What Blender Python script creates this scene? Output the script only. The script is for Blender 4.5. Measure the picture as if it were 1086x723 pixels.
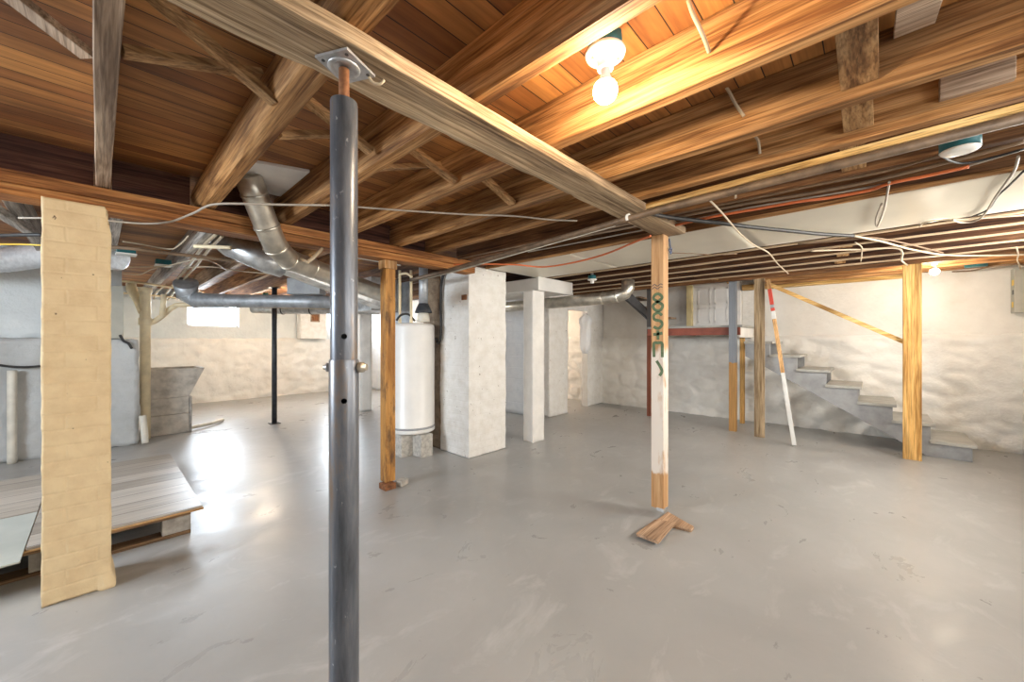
import bpy, bmesh, math, random
from mathutils import Vector, Matrix, noise

# ------------------------------------------------------------------ scene, camera, light
for o in list(bpy.data.objects): bpy.data.objects.remove(o)
SC = bpy.context.scene
COL = SC.collection
random.seed(7)

HEAD = math.radians(43.1)          # world X = along the flat beam, world Y = along the joists
FPX, CX, CY, EYE = 410.0, 543.0, 361.5, 1.25
FWD = (math.cos(HEAD), math.sin(HEAD)); RGT = (math.sin(HEAD), -math.cos(HEAD))
cam_d = bpy.data.cameras.new('camera'); cam = bpy.data.objects.new('camera', cam_d); COL.objects.link(cam)
cam_d.sensor_width = 36.0; cam_d.lens = FPX/1086*36.0; cam_d.clip_start = .02
cam.location = (0, 0, EYE); cam.rotation_euler = (math.radians(90), 0, HEAD-math.radians(90))
SC.camera = cam

SC.view_settings.view_transform = 'Standard'; SC.view_settings.look = 'None'
SC.view_settings.gamma = 1; SC.view_settings.use_curve_mapping = False
SC.view_settings.exposure = 0.55

W = bpy.data.worlds.new('sky'); SC.world = W; W.use_nodes = True
W.node_tree.nodes['Background'].inputs[0].default_value = (.75, .87, 1, 1)
W.node_tree.nodes['Background'].inputs[1].default_value = 3.0

BULB_COL = (1.0, .78, .52)
BULB_W = 500.0            # emission strength of the lit bulbs

def area(name, loc, rot, sx, sy, power, col):
    d = bpy.data.lights.new(name, 'AREA'); d.shape = 'RECTANGLE'; d.size = sx; d.size_y = sy
    d.energy = power; d.color = col
    o = bpy.data.objects.new(name, d); COL.objects.link(o); o.location = loc; o.rotation_euler = rot
    return o
R90 = math.radians(90)
DAY = (.80, .90, 1.0)
# daylight at the two back windows, then fill at three unseen added ones
area('daylight_and_fill', (1.62, 10.25, 1.82), (-R90*.78, 0, 0), .95, .55, 105, DAY)
area('daylight_and_fill', (4.15, 10.25, 1.82), (-R90*.78, 0, 0), .95, .55, 105, DAY)
area('daylight_and_fill', (-2.85, 3.2, 1.76), (0, -R90*.72, 0), .75, 1.9, 170, DAY)  # unseen left window, added for its light
area('daylight_and_fill', (1.2, -1.47, 1.78), (R90*.70, 0, 0), 2.6, .75, 38, (1, .94, .85))  # fill from an unseen window added behind the camera

area('daylight_and_fill', (4.3, -1.47, 1.78), (R90*.75, 0, 0), 2.0, .75, 120, (1, .94, .85))  # second unseen window added in the end wall, brightens chimney and stairs

# back-projection of a view direction onto a real plane of the room
def ray(u, v):
    l = (u-CX)/FPX
    return (FWD[0]+l*RGT[0], FWD[1]+l*RGT[1], -(v-CY)/FPX)
def atz(u, v, z):
    d = ray(u, v); t = (z-EYE)/d[2]; return Vector((t*d[0], t*d[1], z))
def aty(u, v, y):
    d = ray(u, v); t = y/d[1]; return Vector((t*d[0], y, EYE+t*d[2]))
def atx(u, v, x):
    d = ray(u, v); t = x/d[0]; return Vector((x, t*d[1], EYE+t*d[2]))
def atd(u, v, t):
    d = ray(u, v); return Vector((t*d[0], t*d[1], EYE+t*d[2]))

# ------------------------------------------------------------------ materials
MATS = {}
def newmat(name):
    m = bpy.data.materials.new(name); m.use_nodes = True
    nt = m.node_tree; b = nt.nodes['Principled BSDF']
    MATS[name] = m
    return m, nt, b
def N(nt, t, **kw):
    n = nt.nodes.new(t)
    for k, v in kw.items():
        if k.startswith('i_'): n.inputs[k[2:].replace('_', ' ')].default_value = v
        else: setattr(n, k, v)
    return n
def ramp(nt, src, stops):
    r = nt.nodes.new('ShaderNodeValToRGB'); e = r.color_ramp.elements
    while len(e) < len(stops): e.new(.5)
    for k, (p, c) in enumerate(stops):
        e[k].position = p; e[k].color = (*c, 1) if len(c) == 3 else c
    nt.links.new(src, r.inputs[0]); return r.outputs[0]
def coords(nt, scale, use_random=True):
    tc = N(nt, 'ShaderNodeTexCoord'); mp = N(nt, 'ShaderNodeMapping'); mp.inputs['Scale'].default_value = scale
    nt.links.new(tc.outputs['Object'], mp.inputs['Vector'])
    if use_random:
        oi = N(nt, 'ShaderNodeObjectInfo'); mu = N(nt, 'ShaderNodeMath', operation='MULTIPLY'); mu.inputs[1].default_value = 40
        nt.links.new(oi.outputs['Random'], mu.inputs[0]); nt.links.new(mu.outputs[0], mp.inputs['Location'])
    return mp.outputs['Vector']
def noise_tex(nt, vec, scale=1, detail=4, rough=.55, dist=0):
    n = N(nt, 'ShaderNodeTexNoise'); n.inputs['Scale'].default_value = scale; n.inputs['Detail'].default_value = detail
    n.inputs['Roughness'].default_value = rough; n.inputs['Distortion'].default_value = dist
    nt.links.new(vec, n.inputs['Vector']); return n.outputs['Fac']
def mix(nt, fac, a, b, mode='MIX'):
    m = N(nt, 'ShaderNodeMix', data_type='RGBA', blend_type=mode)
    for s, v in ((0, fac), (6, a), (7, b)):
        if isinstance(v, (int, float)): m.inputs[s].default_value = v
        elif isinstance(v, tuple): m.inputs[s].default_value = (*v, 1)
        else: nt.links.new(v, m.inputs[s])
    return m.outputs[2]
def bump(nt, b, h, strength=.3, dist=.01):
    n = N(nt, 'ShaderNodeBump'); n.inputs['Strength'].default_value = strength; n.inputs['Distance'].default_value = dist
    nt.links.new(h, n.inputs['Height']); nt.links.new(n.outputs[0], b.inputs['Normal'])

def wood(name, dark, mid, light, axis='y', rough=.72, grain=1.0, gloss=.3):
    """raw timber with grain along one axis"""
    m, nt, b = newmat(name)
    i = 'xyz'.index(axis)
    s1 = [34*grain]*3; s1[i] = 1.6
    s2 = [6]*3; s2[i] = .9
    g = noise_tex(nt, coords(nt, s1), 1, 5, .62, .6)
    st = noise_tex(nt, coords(nt, s2), 1, 3, .5, .2)
    s3 = [150*grain]*3; s3[i] = 4
    fine = noise_tex(nt, coords(nt, s3), 1, 3, .6, .2)
    c = ramp(nt, g, [(.36, dark), (.5, mid), (.64, light)])
    c = mix(nt, 1.0, c, ramp(nt, fine, [(.34, (.55, .52, .50)), (.56, (1.1, 1.09, 1.07))]), 'MULTIPLY')
    sh = ramp(nt, st, [(.34, (.52, .48, .46)), (.62, (1.12, 1.08, 1.04))])
    nt.links.new(mix(nt, 1.0, c, sh, 'MULTIPLY'), b.inputs['Base Color'])
    b.inputs['Roughness'].default_value = rough; b.inputs['Specular IOR Level'].default_value = gloss
    bump(nt, b, g, .6, .005)
    return m
def plain(name, col, rough=.6, metal=0, var=.12, scale=8, bumpk=.15, spec=.5, dark=None):
    """a paint, plastic or metal with slight mottling"""
    m, nt, b = newmat(name)
    n = noise_tex(nt, coords(nt, (scale,)*3), 1, 6, .6)
    lo = dark or tuple(c*(1-var*1.6) for c in col); hi = tuple(min(1, c*(1+var*.5)) for c in col)
    nt.links.new(ramp(nt, n, [(.32, lo), (.62, hi)]), b.inputs['Base Color'])
    b.inputs['Roughness'].default_value = rough; b.inputs['Metallic'].default_value = metal
    b.inputs['Specular IOR Level'].default_value = spec
    if bumpk: bump(nt, b, n, bumpk, .004)
    return m
def emit(name, col, s):
    m, nt, b = newmat(name)
    b.inputs['Base Color'].default_value = (.9, .9, .88, 1)
    b.inputs['Emission Color'].default_value = (*col, 1); b.inputs['Emission Strength'].default_value = s
    return m

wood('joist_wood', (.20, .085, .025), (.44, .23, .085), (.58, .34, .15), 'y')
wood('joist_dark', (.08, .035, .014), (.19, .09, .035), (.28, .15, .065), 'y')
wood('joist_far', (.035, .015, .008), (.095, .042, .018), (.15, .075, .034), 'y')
def bounce_lit_underside(m, pale):  # paler underside puts light bounced off the floor into the colour
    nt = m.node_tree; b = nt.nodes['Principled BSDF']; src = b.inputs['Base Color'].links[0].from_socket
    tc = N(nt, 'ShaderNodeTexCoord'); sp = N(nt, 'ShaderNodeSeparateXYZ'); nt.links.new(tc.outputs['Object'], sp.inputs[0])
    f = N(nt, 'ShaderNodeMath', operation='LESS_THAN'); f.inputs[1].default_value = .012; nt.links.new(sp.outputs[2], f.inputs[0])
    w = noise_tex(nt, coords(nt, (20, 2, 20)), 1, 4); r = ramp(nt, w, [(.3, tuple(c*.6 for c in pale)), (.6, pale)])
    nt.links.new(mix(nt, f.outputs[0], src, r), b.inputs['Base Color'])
bounce_lit_underside(MATS['joist_far'], (.60, .44, .28))
wood('joist_pale', (.30, .21, .14), (.50, .38, .28), (.62, .50, .38), 'y')
wood('joist_grey', (.30, .28, .26), (.52, .50, .47), (.66, .64, .61), 'y')
wood('girder_wood', (.22, .085, .025), (.44, .19, .06), (.55, .28, .10), 'x')
wood('girder_pale', (.32, .25, .17), (.50, .42, .31), (.62, .55, .44), 'x')
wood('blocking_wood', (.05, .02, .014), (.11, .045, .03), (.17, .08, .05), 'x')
wood('beam_wood', (.20, .13, .07), (.47, .35, .22), (.62, .49, .33), 'x', grain=1.3)
wood('brace_wood', (.24, .12, .045), (.46, .27, .12), (.58, .37, .18), 'x', grain=.8)
wood('post_wood', (.36, .17, .055), (.62, .38, .17), (.72, .48, .25), 'z')
wood('yellow_pine', (.36, .18, .045), (.62, .37, .12), (.70, .46, .18), 'z')
wood('yellow_pine_long', (.50, .28, .08), (.74, .49, .18), (.82, .60, .28), 'y')
wood('grey_stud', (.24, .17, .09), (.42, .32, .20), (.50, .40, .27), 'z')
wood('raw_plywood', (.30, .16, .07), (.45, .27, .12), (.55, .36, .18), 'x')
wood('pallet_wood', (.14, .08, .04), (.27, .17, .09), (.38, .26, .15), 'x')
wood('foot_wood', (.36, .23, .14), (.50, .34, .22), (.58, .42, .29), 'x')

plain('white_paint', (.83, .81, .77), .7, var=.07, scale=5, bumpk=.25)
plain('white_enamel', (.80, .78, .74), .35, var=.05, scale=3, bumpk=.03)
plain('porcelain', (.86, .84, .78), .25, var=.02, bumpk=0)
plain('teal_plastic', (.012, .12, .135), .45, var=.1, bumpk=.05)
plain('galvanized', (.62, .63, .63), .38, .85, var=.22, scale=14, bumpk=.06)
plain('galvanized_dull', (.44, .46, .48), .5, .55, var=.2, scale=10, bumpk=.08)
plain('foil', (.88, .89, .90), .30, .55, var=.1, scale=30, bumpk=.2)
plain('warm_metal', (.62, .58, .50), .34, .85, var=.2, scale=9, bumpk=.06)
plain('steel_plate', (.50, .50, .50), .45, .7, var=.2, scale=30, bumpk=.1)
plain('black_iron', (.045, .05, .058), .5, .2, var=.3, scale=20, bumpk=.1)
plain('black_rubber', (.03, .028, .026), .55, var=.2, bumpk=.05)
plain('cream_pipe', (.80, .67, .44), .5, var=.12, scale=6, bumpk=.2)
plain('pale_pipe', (.72, .68, .58), .5, var=.12, scale=6, bumpk=.2)
plain('old_pipe', (.17, .11, .065), .55, .2, var=.3, scale=12, bumpk=.2)
plain('cream_trim', (.82, .68, .36), .6, var=.08, scale=8, bumpk=.1)
plain('copper', (.55, .36, .18), .4, .7, var=.2, bumpk=.05)
plain('concrete', (.40, .37, .33), .85, var=.3, scale=11, bumpk=.5)
plain('block_concrete', (.50, .47, .42), .9, var=.2, scale=30, bumpk=.5)
plain('sink_concrete', (.52, .47, .40), .8, var=.2, scale=9, bumpk=.4)
plain('red_paint', (.32, .09, .055), .6, var=.2, scale=8, bumpk=.2)
plain('grey_paint', (.34, .345, .35), .55, var=.14, scale=8, bumpk=.15)
plain('grey_tread', (.44, .43, .39), .5, var=.14, scale=7, bumpk=.15)
plain('dark_grey_paint', (.16, .16, .165), .6, var=.16, scale=8, bumpk=.1)
plain('white_cable', (.52, .42, .29), .55, var=.1, bumpk=0)
plain('grey_cable', (.38, .32, .25), .6, var=.15, bumpk=0)
plain('brown_cable', (.22, .14, .08), .65, var=.2, bumpk=0)
plain('blue_wire', (.10, .13, .22), .5, var=.2, bumpk=0)
plain('orange_cable', (.70, .17, .05), .5, var=.08, bumpk=0)
plain('panel_sheet', (.70, .64, .52), .33, .0, var=.05, scale=2.2, bumpk=.18)
plain('white_plastic', (.84, .84, .84), .4, var=.04, bumpk=.1)
plain('panel_grey', (.44, .43, .37), .5, .2, var=.06, bumpk=.03)
plain('yellow_label', (.80, .55, .08), .5, var=.03, bumpk=0)
plain('dark_label', (.05, .05, .05), .5, var=.03, bumpk=0)
plain('red_label', (.62, .07, .04), .45, var=.06, bumpk=0)
plain('white_label', (.75, .74, .70), .45, var=.06, bumpk=0)
plain('graffiti_green', (.10, .15, .07), .7, var=.25, scale=40, bumpk=0)
plain('rust', (.30, .13, .055), .75, .3, var=.35, scale=30, bumpk=.3, dark=(.14, .055, .025))
plain('bolt_metal', (.62, .56, .46), .4, .8, var=.15, scale=30, bumpk=.1)
emit('bulb_lit', BULB_COL, BULB_W); emit('bulb_lit_far', (1.0, .86, .68), BULB_W*.75); emit('bulb_lit_unseen', (1.0, .84, .64), BULB_W*1.9)

def painted_bricks(name, c_lo, c_hi, soft=.5, row=.075, length=.21, rough=.75, spots=True):
    m, nt, b = newmat(name)
    geo = N(nt, 'ShaderNodeNewGeometry'); sp = N(nt, 'ShaderNodeSeparateXYZ'); nt.links.new(geo.outputs['Position'], sp.inputs[0])
    ad = N(nt, 'ShaderNodeMath', operation='ADD'); nt.links.new(sp.outputs[0], ad.inputs[0]); nt.links.new(sp.outputs[1], ad.inputs[1])
    cb = N(nt, 'ShaderNodeCombineXYZ'); nt.links.new(ad.outputs[0], cb.inputs[0]); nt.links.new(sp.outputs[2], cb.inputs[1])
    br = N(nt, 'ShaderNodeTexBrick'); nt.links.new(cb.outputs[0], br.inputs['Vector'])
    br.inputs['Scale'].default_value = 1; br.inputs['Brick Width'].default_value = length; br.inputs['Row Height'].default_value = row
    br.inputs['Mortar Size'].default_value = .009; br.inputs['Mortar Smooth'].default_value = 1
    br.inputs['Color1'].default_value = (1, 1, 1, 1); br.inputs['Color2'].default_value = (.86, .86, .86, 1); br.inputs['Mortar'].default_value = (0, 0, 0, 1)
    n = noise_tex(nt, coords(nt, (9,)*3, False), 1, 6, .65)
    c = ramp(nt, n, [(.3, c_lo), (.6, c_hi)])
    if spots:
        s = noise_tex(nt, coords(nt, (30, 30, 24), False), 1, 3, .6)
        c = mix(nt, ramp(nt, s, [(.70, (0, 0, 0)), (.73, (1, 1, 1))]), c, (.16, .10, .06))
    nt.links.new(c, b.inputs['Base Color']); b.inputs['Roughness'].default_value = rough
    h = N(nt, 'ShaderNodeMath', operation='MULTIPLY_ADD'); h.inputs[1].default_value = soft
    nt.links.new(br.outputs['Color'], h.inputs[0]); nt.links.new(n, h.inputs[2])
    bump(nt, b, h.outputs[0], .38, .012)
    return m
painted_bricks('pier_paint', (.72, .54, .31), (.83, .66, .40))
painted_bricks('chimney_paint', (.75, .72, .66), (.86, .84, .80))
painted_bricks('block_paint', (.62, .64, .66), (.70, .71, .72), .5, .2, .4, spots=False)
painted_bricks('bare_bricks', (.16, .10, .06), (.36, .27, .18), .8, spots=False)

def stone_paint(name, lo, hi, stain):
    m, nt, b = newmat(name)
    n = noise_tex(nt, coords(nt, (3,)*3, False), 1, 7, .6)
    n2 = noise_tex(nt, coords(nt, (1.3, 1.3, 2.2), False), 1, 5, .7)
    n3 = noise_tex(nt, coords(nt, (16,)*3, False), 1, 5, .6)
    c = ramp(nt, n, [(.3, lo), (.6, hi)])
    c = mix(nt, ramp(nt, n2, [(.60, (0, 0, 0)), (.80, (.55, .55, .55))]), c, stain)
    nt.links.new(c, b.inputs['Base Color']); b.inputs['Roughness'].default_value = .72
    bump(nt, b, n3, .8, .015)
stone_paint('stone_paint', (.76, .73, .67), (.86, .84, .79), (.64, .56, .45))
stone_paint('upper_paint', (.74, .71, .65), (.83, .80, .74), (.66, .60, .50))
stone_paint('grey_wall_paint', (.42, .43, .42), (.55, .56, .55), (.36, .35, .32))
stone_paint('blue_wall_paint', (.62, .66, .67), (.72, .76, .76), (.60, .60, .56))

# floor: glossy grey floor paint with scuffs
m, nt, b = newmat('floor_paint')
n1 = noise_tex(nt, coords(nt, (.9, .9, 1), False), 1, 6, .6, .4)
n2 = noise_tex(nt, coords(nt, (2.6, 4.2, 1), False), 1, 8, .66, .8)
n3 = noise_tex(nt, coords(nt, (40, 40, 1), False), 1, 3, .6)
c = ramp(nt, n1, [(.3, (.325, .322, .31)), (.65, (.405, .40, .385))])
c = mix(nt, ramp(nt, n2, [(.55, (0, 0, 0)), (.70, (.55, .55, .55))]), c, (.54, .535, .52))
c = mix(nt, ramp(nt, n3, [(.70, (0, 0, 0)), (.80, (.35, .35, .35))]), c, (.22, .20, .17))
nt.links.new(c, b.inputs['Base Color'])
rr = ramp(nt, n2, [(.3, (.24, .24, .24)), (.7, (.46, .46, .46))]); nt.links.new(rr, b.inputs['Roughness'])
b.inputs['Specular IOR Level'].default_value = .55
bump(nt, b, n2, .22, .01)

# subfloor planks overhead, boards along X
m, nt, b = newmat('subfloor_planks')
br = N(nt, 'ShaderNodeTexBrick'); nt.links.new(coords(nt, (1, 1, 1), False), br.inputs['Vector'])
br.offset = .37; br.inputs['Scale'].default_value = 1; br.inputs['Brick Width'].default_value = 2.3; br.inputs['Row Height'].default_value = .088
br.inputs['Mortar Size'].default_value = .0022; br.inputs['Mortar Smooth'].default_value = .2; br.inputs['Bias'].default_value = 0
br.inputs['Color1'].default_value = (.52, .25, .075, 1); br.inputs['Color2'].default_value = (.27, .105, .03, 1); br.inputs['Mortar'].default_value = (.02, .01, .006, 1)
g = noise_tex(nt, coords(nt, (1.4, 30, 30), False), 1, 5, .62, .5)
st = noise_tex(nt, coords(nt, (1.2, 2.5, 1), False), 1, 4, .6)
c = mix(nt, 1.0, br.outputs['Color'], ramp(nt, g, [(.3, (.58, .52, .48)), (.65, (1.15, 1.1, 1.05))]), 'MULTIPLY')
c = mix(nt, 1.0, c, ramp(nt, st, [(.34, (.55, .50, .48)), (.6, (1.1, 1.08, 1.05))]), 'MULTIPLY')
nt.links.new(c, b.inputs['Base Color']); b.inputs['Roughness'].default_value = .6
inv = N(nt, 'ShaderNodeMath', operation='SUBTRACT'); inv.inputs[0].default_value = 1; nt.links.new(br.outputs['Fac'], inv.inputs[1])
bump(nt, b, inv.outputs[0], .6, .006)

# vinyl planks laid on the pallet
m, nt, b = newmat('vinyl_planks')
geo = N(nt, 'ShaderNodeNewGeometry'); br = N(nt, 'ShaderNodeTexBrick'); nt.links.new(geo.outputs['Position'], br.inputs['Vector'])
br.inputs['Scale'].default_value = 1; br.inputs['Brick Width'].default_value = .62; br.inputs['Row Height'].default_value = .19; br.offset = 0
br.inputs['Mortar Size'].default_value = .004; br.inputs['Color1'].default_value = (.46, .42, .37, 1); br.inputs['Color2'].default_value = (.25, .215, .175, 1); br.inputs['Mortar'].default_value = (.08, .06, .05, 1)
g = noise_tex(nt, coords(nt, (2.5, 26, 20), False), 1, 5, .6, .5)
nt.links.new(mix(nt, 1.0, br.outputs['Color'], ramp(nt, g, [(.3, (.75, .74, .72)), (.65, (1.15, 1.13, 1.1))]), 'MULTIPLY'), b.inputs['Base Color'])
b.inputs['Roughness'].default_value = .36; bump(nt, b, g, .12, .004)
plain('hardboard', (.42, .44, .40), .5, var=.08, scale=3, bumpk=.05)

def split_post(name, z_split, lower, upper, edge=.04):
    """timber painted above (or below) a ragged line at a height"""
    m, nt, b = newmat(name)
    geo = N(nt, 'ShaderNodeNewGeometry'); sp = N(nt, 'ShaderNodeSeparateXYZ'); nt.links.new(geo.outputs['Position'], sp.inputs[0])
    w = noise_tex(nt, coords(nt, (20, 20, 6)), 1, 3)
    ad = N(nt, 'ShaderNodeMath', operation='MULTIPLY_ADD'); ad.inputs[1].default_value = edge*2; nt.links.new(w, ad.inputs[0]); nt.links.new(sp.outputs[2], ad.inputs[2])
    f = N(nt, 'ShaderNodeMath', operation='GREATER_THAN'); f.inputs[1].default_value = z_split+edge; nt.links.new(ad.outputs[0], f.inputs[0])
    g = noise_tex(nt, coords(nt, (40, 40, 2)), 1, 5, .6, .5)
    lo = ramp(nt, g, [(.3, tuple(c*.55 for c in lower)), (.65, lower)])
    up = ramp(nt, g, [(.3, tuple(c*.8 for c in upper)), (.65, upper)])
    nt.links.new(mix(nt, f.outputs[0], lo, up), b.inputs['Base Color']); b.inputs['Roughness'].default_value = .65
    bump(nt, b, g, .25, .004)
split_post('post_blue_top', .95, (.55, .29, .09), (.27, .29, .32))
split_post('post_red_bottom', 1.36, (.26, .075, .035), (.10, .09, .085))

# the rusty post: dark orange with black stains
m, nt, b = newmat('stained_post')
g = noise_tex(nt, coords(nt, (38, 38, 2.2)), 1, 6, .65, .5); s = noise_tex(nt, coords(nt, (12, 12, 3)), 1, 5, .7)
c = ramp(nt, g, [(.3, (.28, .11, .025)), (.5, (.52, .25, .06)), (.7, (.66, .36, .11))])
c = mix(nt, ramp(nt, s, [(.49, (0, 0, 0)), (.64, (.85, .85, .85))]), c, (.10, .05, .025))
nt.links.new(c, b.inputs['Base Color']); b.inputs['Roughness'].default_value = .7; bump(nt, b, g, .3, .004)
# graffiti post: pine with worn white paint below
m, nt, b = newmat('worn_white_post')
geo = N(nt, 'ShaderNodeNewGeometry'); sp = N(nt, 'ShaderNodeSeparateXYZ'); nt.links.new(geo.outputs['Position'], sp.inputs[0])
g = noise_tex(nt, coords(nt, (38, 38, 2.2)), 1, 6, .65, .5); s = noise_tex(nt, coords(nt, (9, 9, 3)), 1, 5, .65)
c = ramp(nt, g, [(.3, (.30, .14, .05)), (.5, (.50, .28, .12)), (.7, (.60, .38, .19))])
def band(nt, val, lo, hi):
    a = N(nt, 'ShaderNodeMapRange', interpolation_type='SMOOTHSTEP'); nt.links.new(val, a.inputs[0]); a.inputs[1].default_value = lo; a.inputs[2].default_value = hi
    return a.outputs[0]
w = N(nt, 'ShaderNodeMath', operation='MULTIPLY_ADD'); w.inputs[1].default_value = .22; nt.links.new(s, w.inputs[0]); nt.links.new(sp.outputs[2], w.inputs[2])
lo_ = band(nt, w.outputs[0], .40, .43); hi_ = band(nt, w.outputs[0], 1.33, 1.27)
mu = N(nt, 'ShaderNodeMath', operation='MULTIPLY'); nt.links.new(lo_, mu.inputs[0]); nt.links.new(hi_, mu.inputs[1])
blot = ramp(nt, s, [(.36, (.15, .15, .15)), (.50, (1, 1, 1))])
mm = N(nt, 'ShaderNodeMath', operation='MULTIPLY'); nt.links.new(mu.outputs[0], mm.inputs[0]); nt.links.new(blot, mm.inputs[1])
c = mix(nt, mm.outputs[0], c, (.70, .63, .55))
nt.links.new(c, b.inputs['Base Color']); b.inputs['Roughness'].default_value = .7; bump(nt, b, g, .3, .004)
# steel jack post: blue grey paint rubbed to rust and bare metal
m, nt, b = newmat('jack_post')
s = noise_tex(nt, coords(nt, (14, 14, 2.0), False), 1, 7, .7, .3); s2 = noise_tex(nt, coords(nt, (55, 55, 30), False), 1, 3, .6)
c = ramp(nt, s, [(.30, (.05, .056, .066)), (.50, (.13, .14, .16)), (.66, (.22, .225, .235))])
c = mix(nt, ramp(nt, s, [(.54, (0, 0, 0)), (.66, (.8, .8, .8))]), c, (.20, .115, .05))
c = mix(nt, ramp(nt, s2, [(.68, (0, 0, 0)), (.75, (.8, .8, .8))]), c, (.50, .50, .50))
nt.links.new(c, b.inputs['Base Color']); b.inputs['Metallic'].default_value = .35; b.inputs['Roughness'].default_value = .34; bump(nt, b, s2, .12, .003)

m, nt, b = newmat('glass')
out = nt.nodes['Material Output']; tr = N(nt, 'ShaderNodeBsdfTransparent'); gl = N(nt, 'ShaderNodeBsdfGlossy'); mx = N(nt, 'ShaderNodeMixShader')
gl.inputs['Roughness'].default_value = .05; mx.inputs[0].default_value = .06
nt.links.new(tr.outputs[0], mx.inputs[1]); nt.links.new(gl.outputs[0], mx.inputs[2]); nt.links.new(mx.outputs[0], out.inputs['Surface'])

# ------------------------------------------------------------------ mesh builder
class MB:
    def __init__(s): s.v = []; s.f = []; s.sm = []
    def add(s, vs, fs, smooth=False):
        o = len(s.v); s.v += [tuple(v) for v in vs]
        for f in fs: s.f.append([o+i for i in f]); s.sm.append(bool(smooth))
        return s
    def box(s, x0, x1, y0, y1, z0, z1):
        v = [(x, y, z) for z in (z0, z1) for y in (y0, y1) for x in (x0, x1)]
        return s.add(v, [(0, 2, 3, 1), (4, 5, 7, 6), (0, 1, 5, 4), (2, 6, 7, 3), (0, 4, 6, 2), (1, 3, 7, 5)])
    def bar(s, p0, p1, w, h, up=(0, 0, 1)):
        """a straight timber from p0 to p1, w wide, h tall (h along 'up')"""
        p0, p1, up = Vector(p0), Vector(p1), Vector(up)
        d = (p1-p0).normalized(); side = d.cross(up).normalized(); u = side.cross(d).normalized()
        v = [p+side*(a*w/2)+u*(c*h/2) for p in (p0, p1) for a, c in ((-1, -1), (1, -1), (1, 1), (-1, 1))]
        return s.add(v, [(0, 1, 2, 3), (7, 6, 5, 4), (0, 4, 5, 1), (1, 5, 6, 2), (2, 6, 7, 3), (3, 7, 4, 0)])
    def loft(s, rings, smooth=False, caps=True, closed=True):
        n = len(rings[0]); v = [p for r in rings for p in r]; f = []
        for k in range(len(rings)-1):
            for i in range(n if closed else n-1):
                j = (i+1) % n; f.append((k*n+i, k*n+j, (k+1)*n+j, (k+1)*n+i))
        s.add(v, f, smooth)
        if caps:
            s.add(rings[0], [tuple(reversed(range(n)))]); s.add(rings[-1], [tuple(range(n))])
        return s
    def tube(s, pts, r, seg=8, caps=True):
        pts = [Vector(p) for p in pts]; n = len(pts); rings = []
        rs = r if isinstance(r, (list, tuple)) else [r]*n
        ref = None
        for i, p in enumerate(pts):
            d = (pts[min(i+1, n-1)]-pts[max(i-1, 0)]).normalized()
            if ref is None: ref = Vector((0, 0, 1)) if abs(d.z) < .9 else Vector((1, 0, 0))
            a = (ref-d*ref.dot(d)).normalized(); ref = a; c = d.cross(a)
            rings.append([p+(a*math.cos(t)+c*math.sin(t))*rs[i] for t in [2*math.pi*k/seg for k in range(seg)]])
        return s.loft(rings, True, caps)
    def lathe(s, c, prof, seg=24, axis=(0, 0, 1)):
        """prof: (radius, distance along axis)"""
        ax = Vector(axis).normalized(); ref = Vector((1, 0, 0)) if abs(ax.x) < .9 else Vector((0, 1, 0))
        a = (ref-ax*ref.dot(ax)).normalized(); b = ax.cross(a); c = Vector(c)
        rings = [[c+ax*z+(a*math.cos(t)+b*math.sin(t))*max(r, 1e-4) for t in [2*math.pi*k/seg for k in range(seg)]] for r, z in prof]
        return s.loft(rings, True, True)
    def prism(s, poly, axis, a0, a1):
        """poly: 2-D outline in the two other axes (in x,y,z order), pushed along axis"""
        def P(q, a):
            return {'x': (a, q[0], q[1]), 'y': (q[0], a, q[1]), 'z': (q[0], q[1], a)}[axis]
        n = len(poly); v = [P(q, a0) for q in poly]+[P(q, a1) for q in poly]
        f = [tuple(reversed(range(n))), tuple(range(n, 2*n))]+[(i, (i+1) % n, n+(i+1) % n, n+i) for i in range(n)]
        return s.add(v, f)
    def rough_box(s, x0, x1, y0, y1, z0, z1, step, disp, smooth=True):
        """box on a fine grid, each vertex pushed along its outward normal by disp(p)"""
        lo, hi = (x0, y0, z0), (x1, y1, z1); idx = {}; pos = []; nor = []; fs = []
        n = [max(1, round((hi[k]-lo[k])/step)) for k in range(3)]
        def vid(i, nv):
            if i not in idx: idx[i] = len(pos); pos.append(Vector([lo[k]+(hi[k]-lo[k])*i[k]/n[k] for k in range(3)])); nor.append(Vector())
            nor[idx[i]] += nv; return idx[i]
        for ax in range(3):
            a, c = [(1, 2), (2, 0), (0, 1)][ax]
            for side in (0, 1):
                nv = Vector(); nv[ax] = 1 if side else -1
                for i in range(n[a]):
                    for j in range(n[c]):
                        q = []
                        for di, dj in ((0, 0), (1, 0), (1, 1), (0, 1)):
                            k = [0, 0, 0]; k[ax] = n[ax]*side; k[a] = i+di; k[c] = j+dj; q.append(vid(tuple(k), nv))
                        fs.append(q if side else q[::-1])
        vs = [p+m.normalized()*disp(p) for p, m in zip(pos, nor)]
        return s.add(vs, fs, smooth)
    def build(s, name, mat, parent=None, bevel=0.0, fixnormals=True):
        me = bpy.data.meshes.new(name)
        xs, ys, zs = zip(*s.v)
        base = Vector(((min(xs)+max(xs))/2, (min(ys)+max(ys))/2, min(zs)))
        me.from_pydata([Vector(v)-base for v in s.v], [], s.f)
        for p, sm in zip(me.polygons, s.sm): p.use_smooth = sm
        if fixnormals:
            bm = bmesh.new(); bm.from_mesh(me); bmesh.ops.remove_doubles(bm, verts=bm.verts, dist=1e-6)
            bmesh.ops.recalc_face_normals(bm, faces=bm.faces); bm.to_mesh(me); bm.free()
        me.materials.append(MATS[mat])
        o = bpy.data.objects.new(name, me); COL.objects.link(o)
        WB[o.name] = base
        if parent: o.parent = parent; o.location = base-WB[parent.name]
        else: o.location = base
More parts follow.
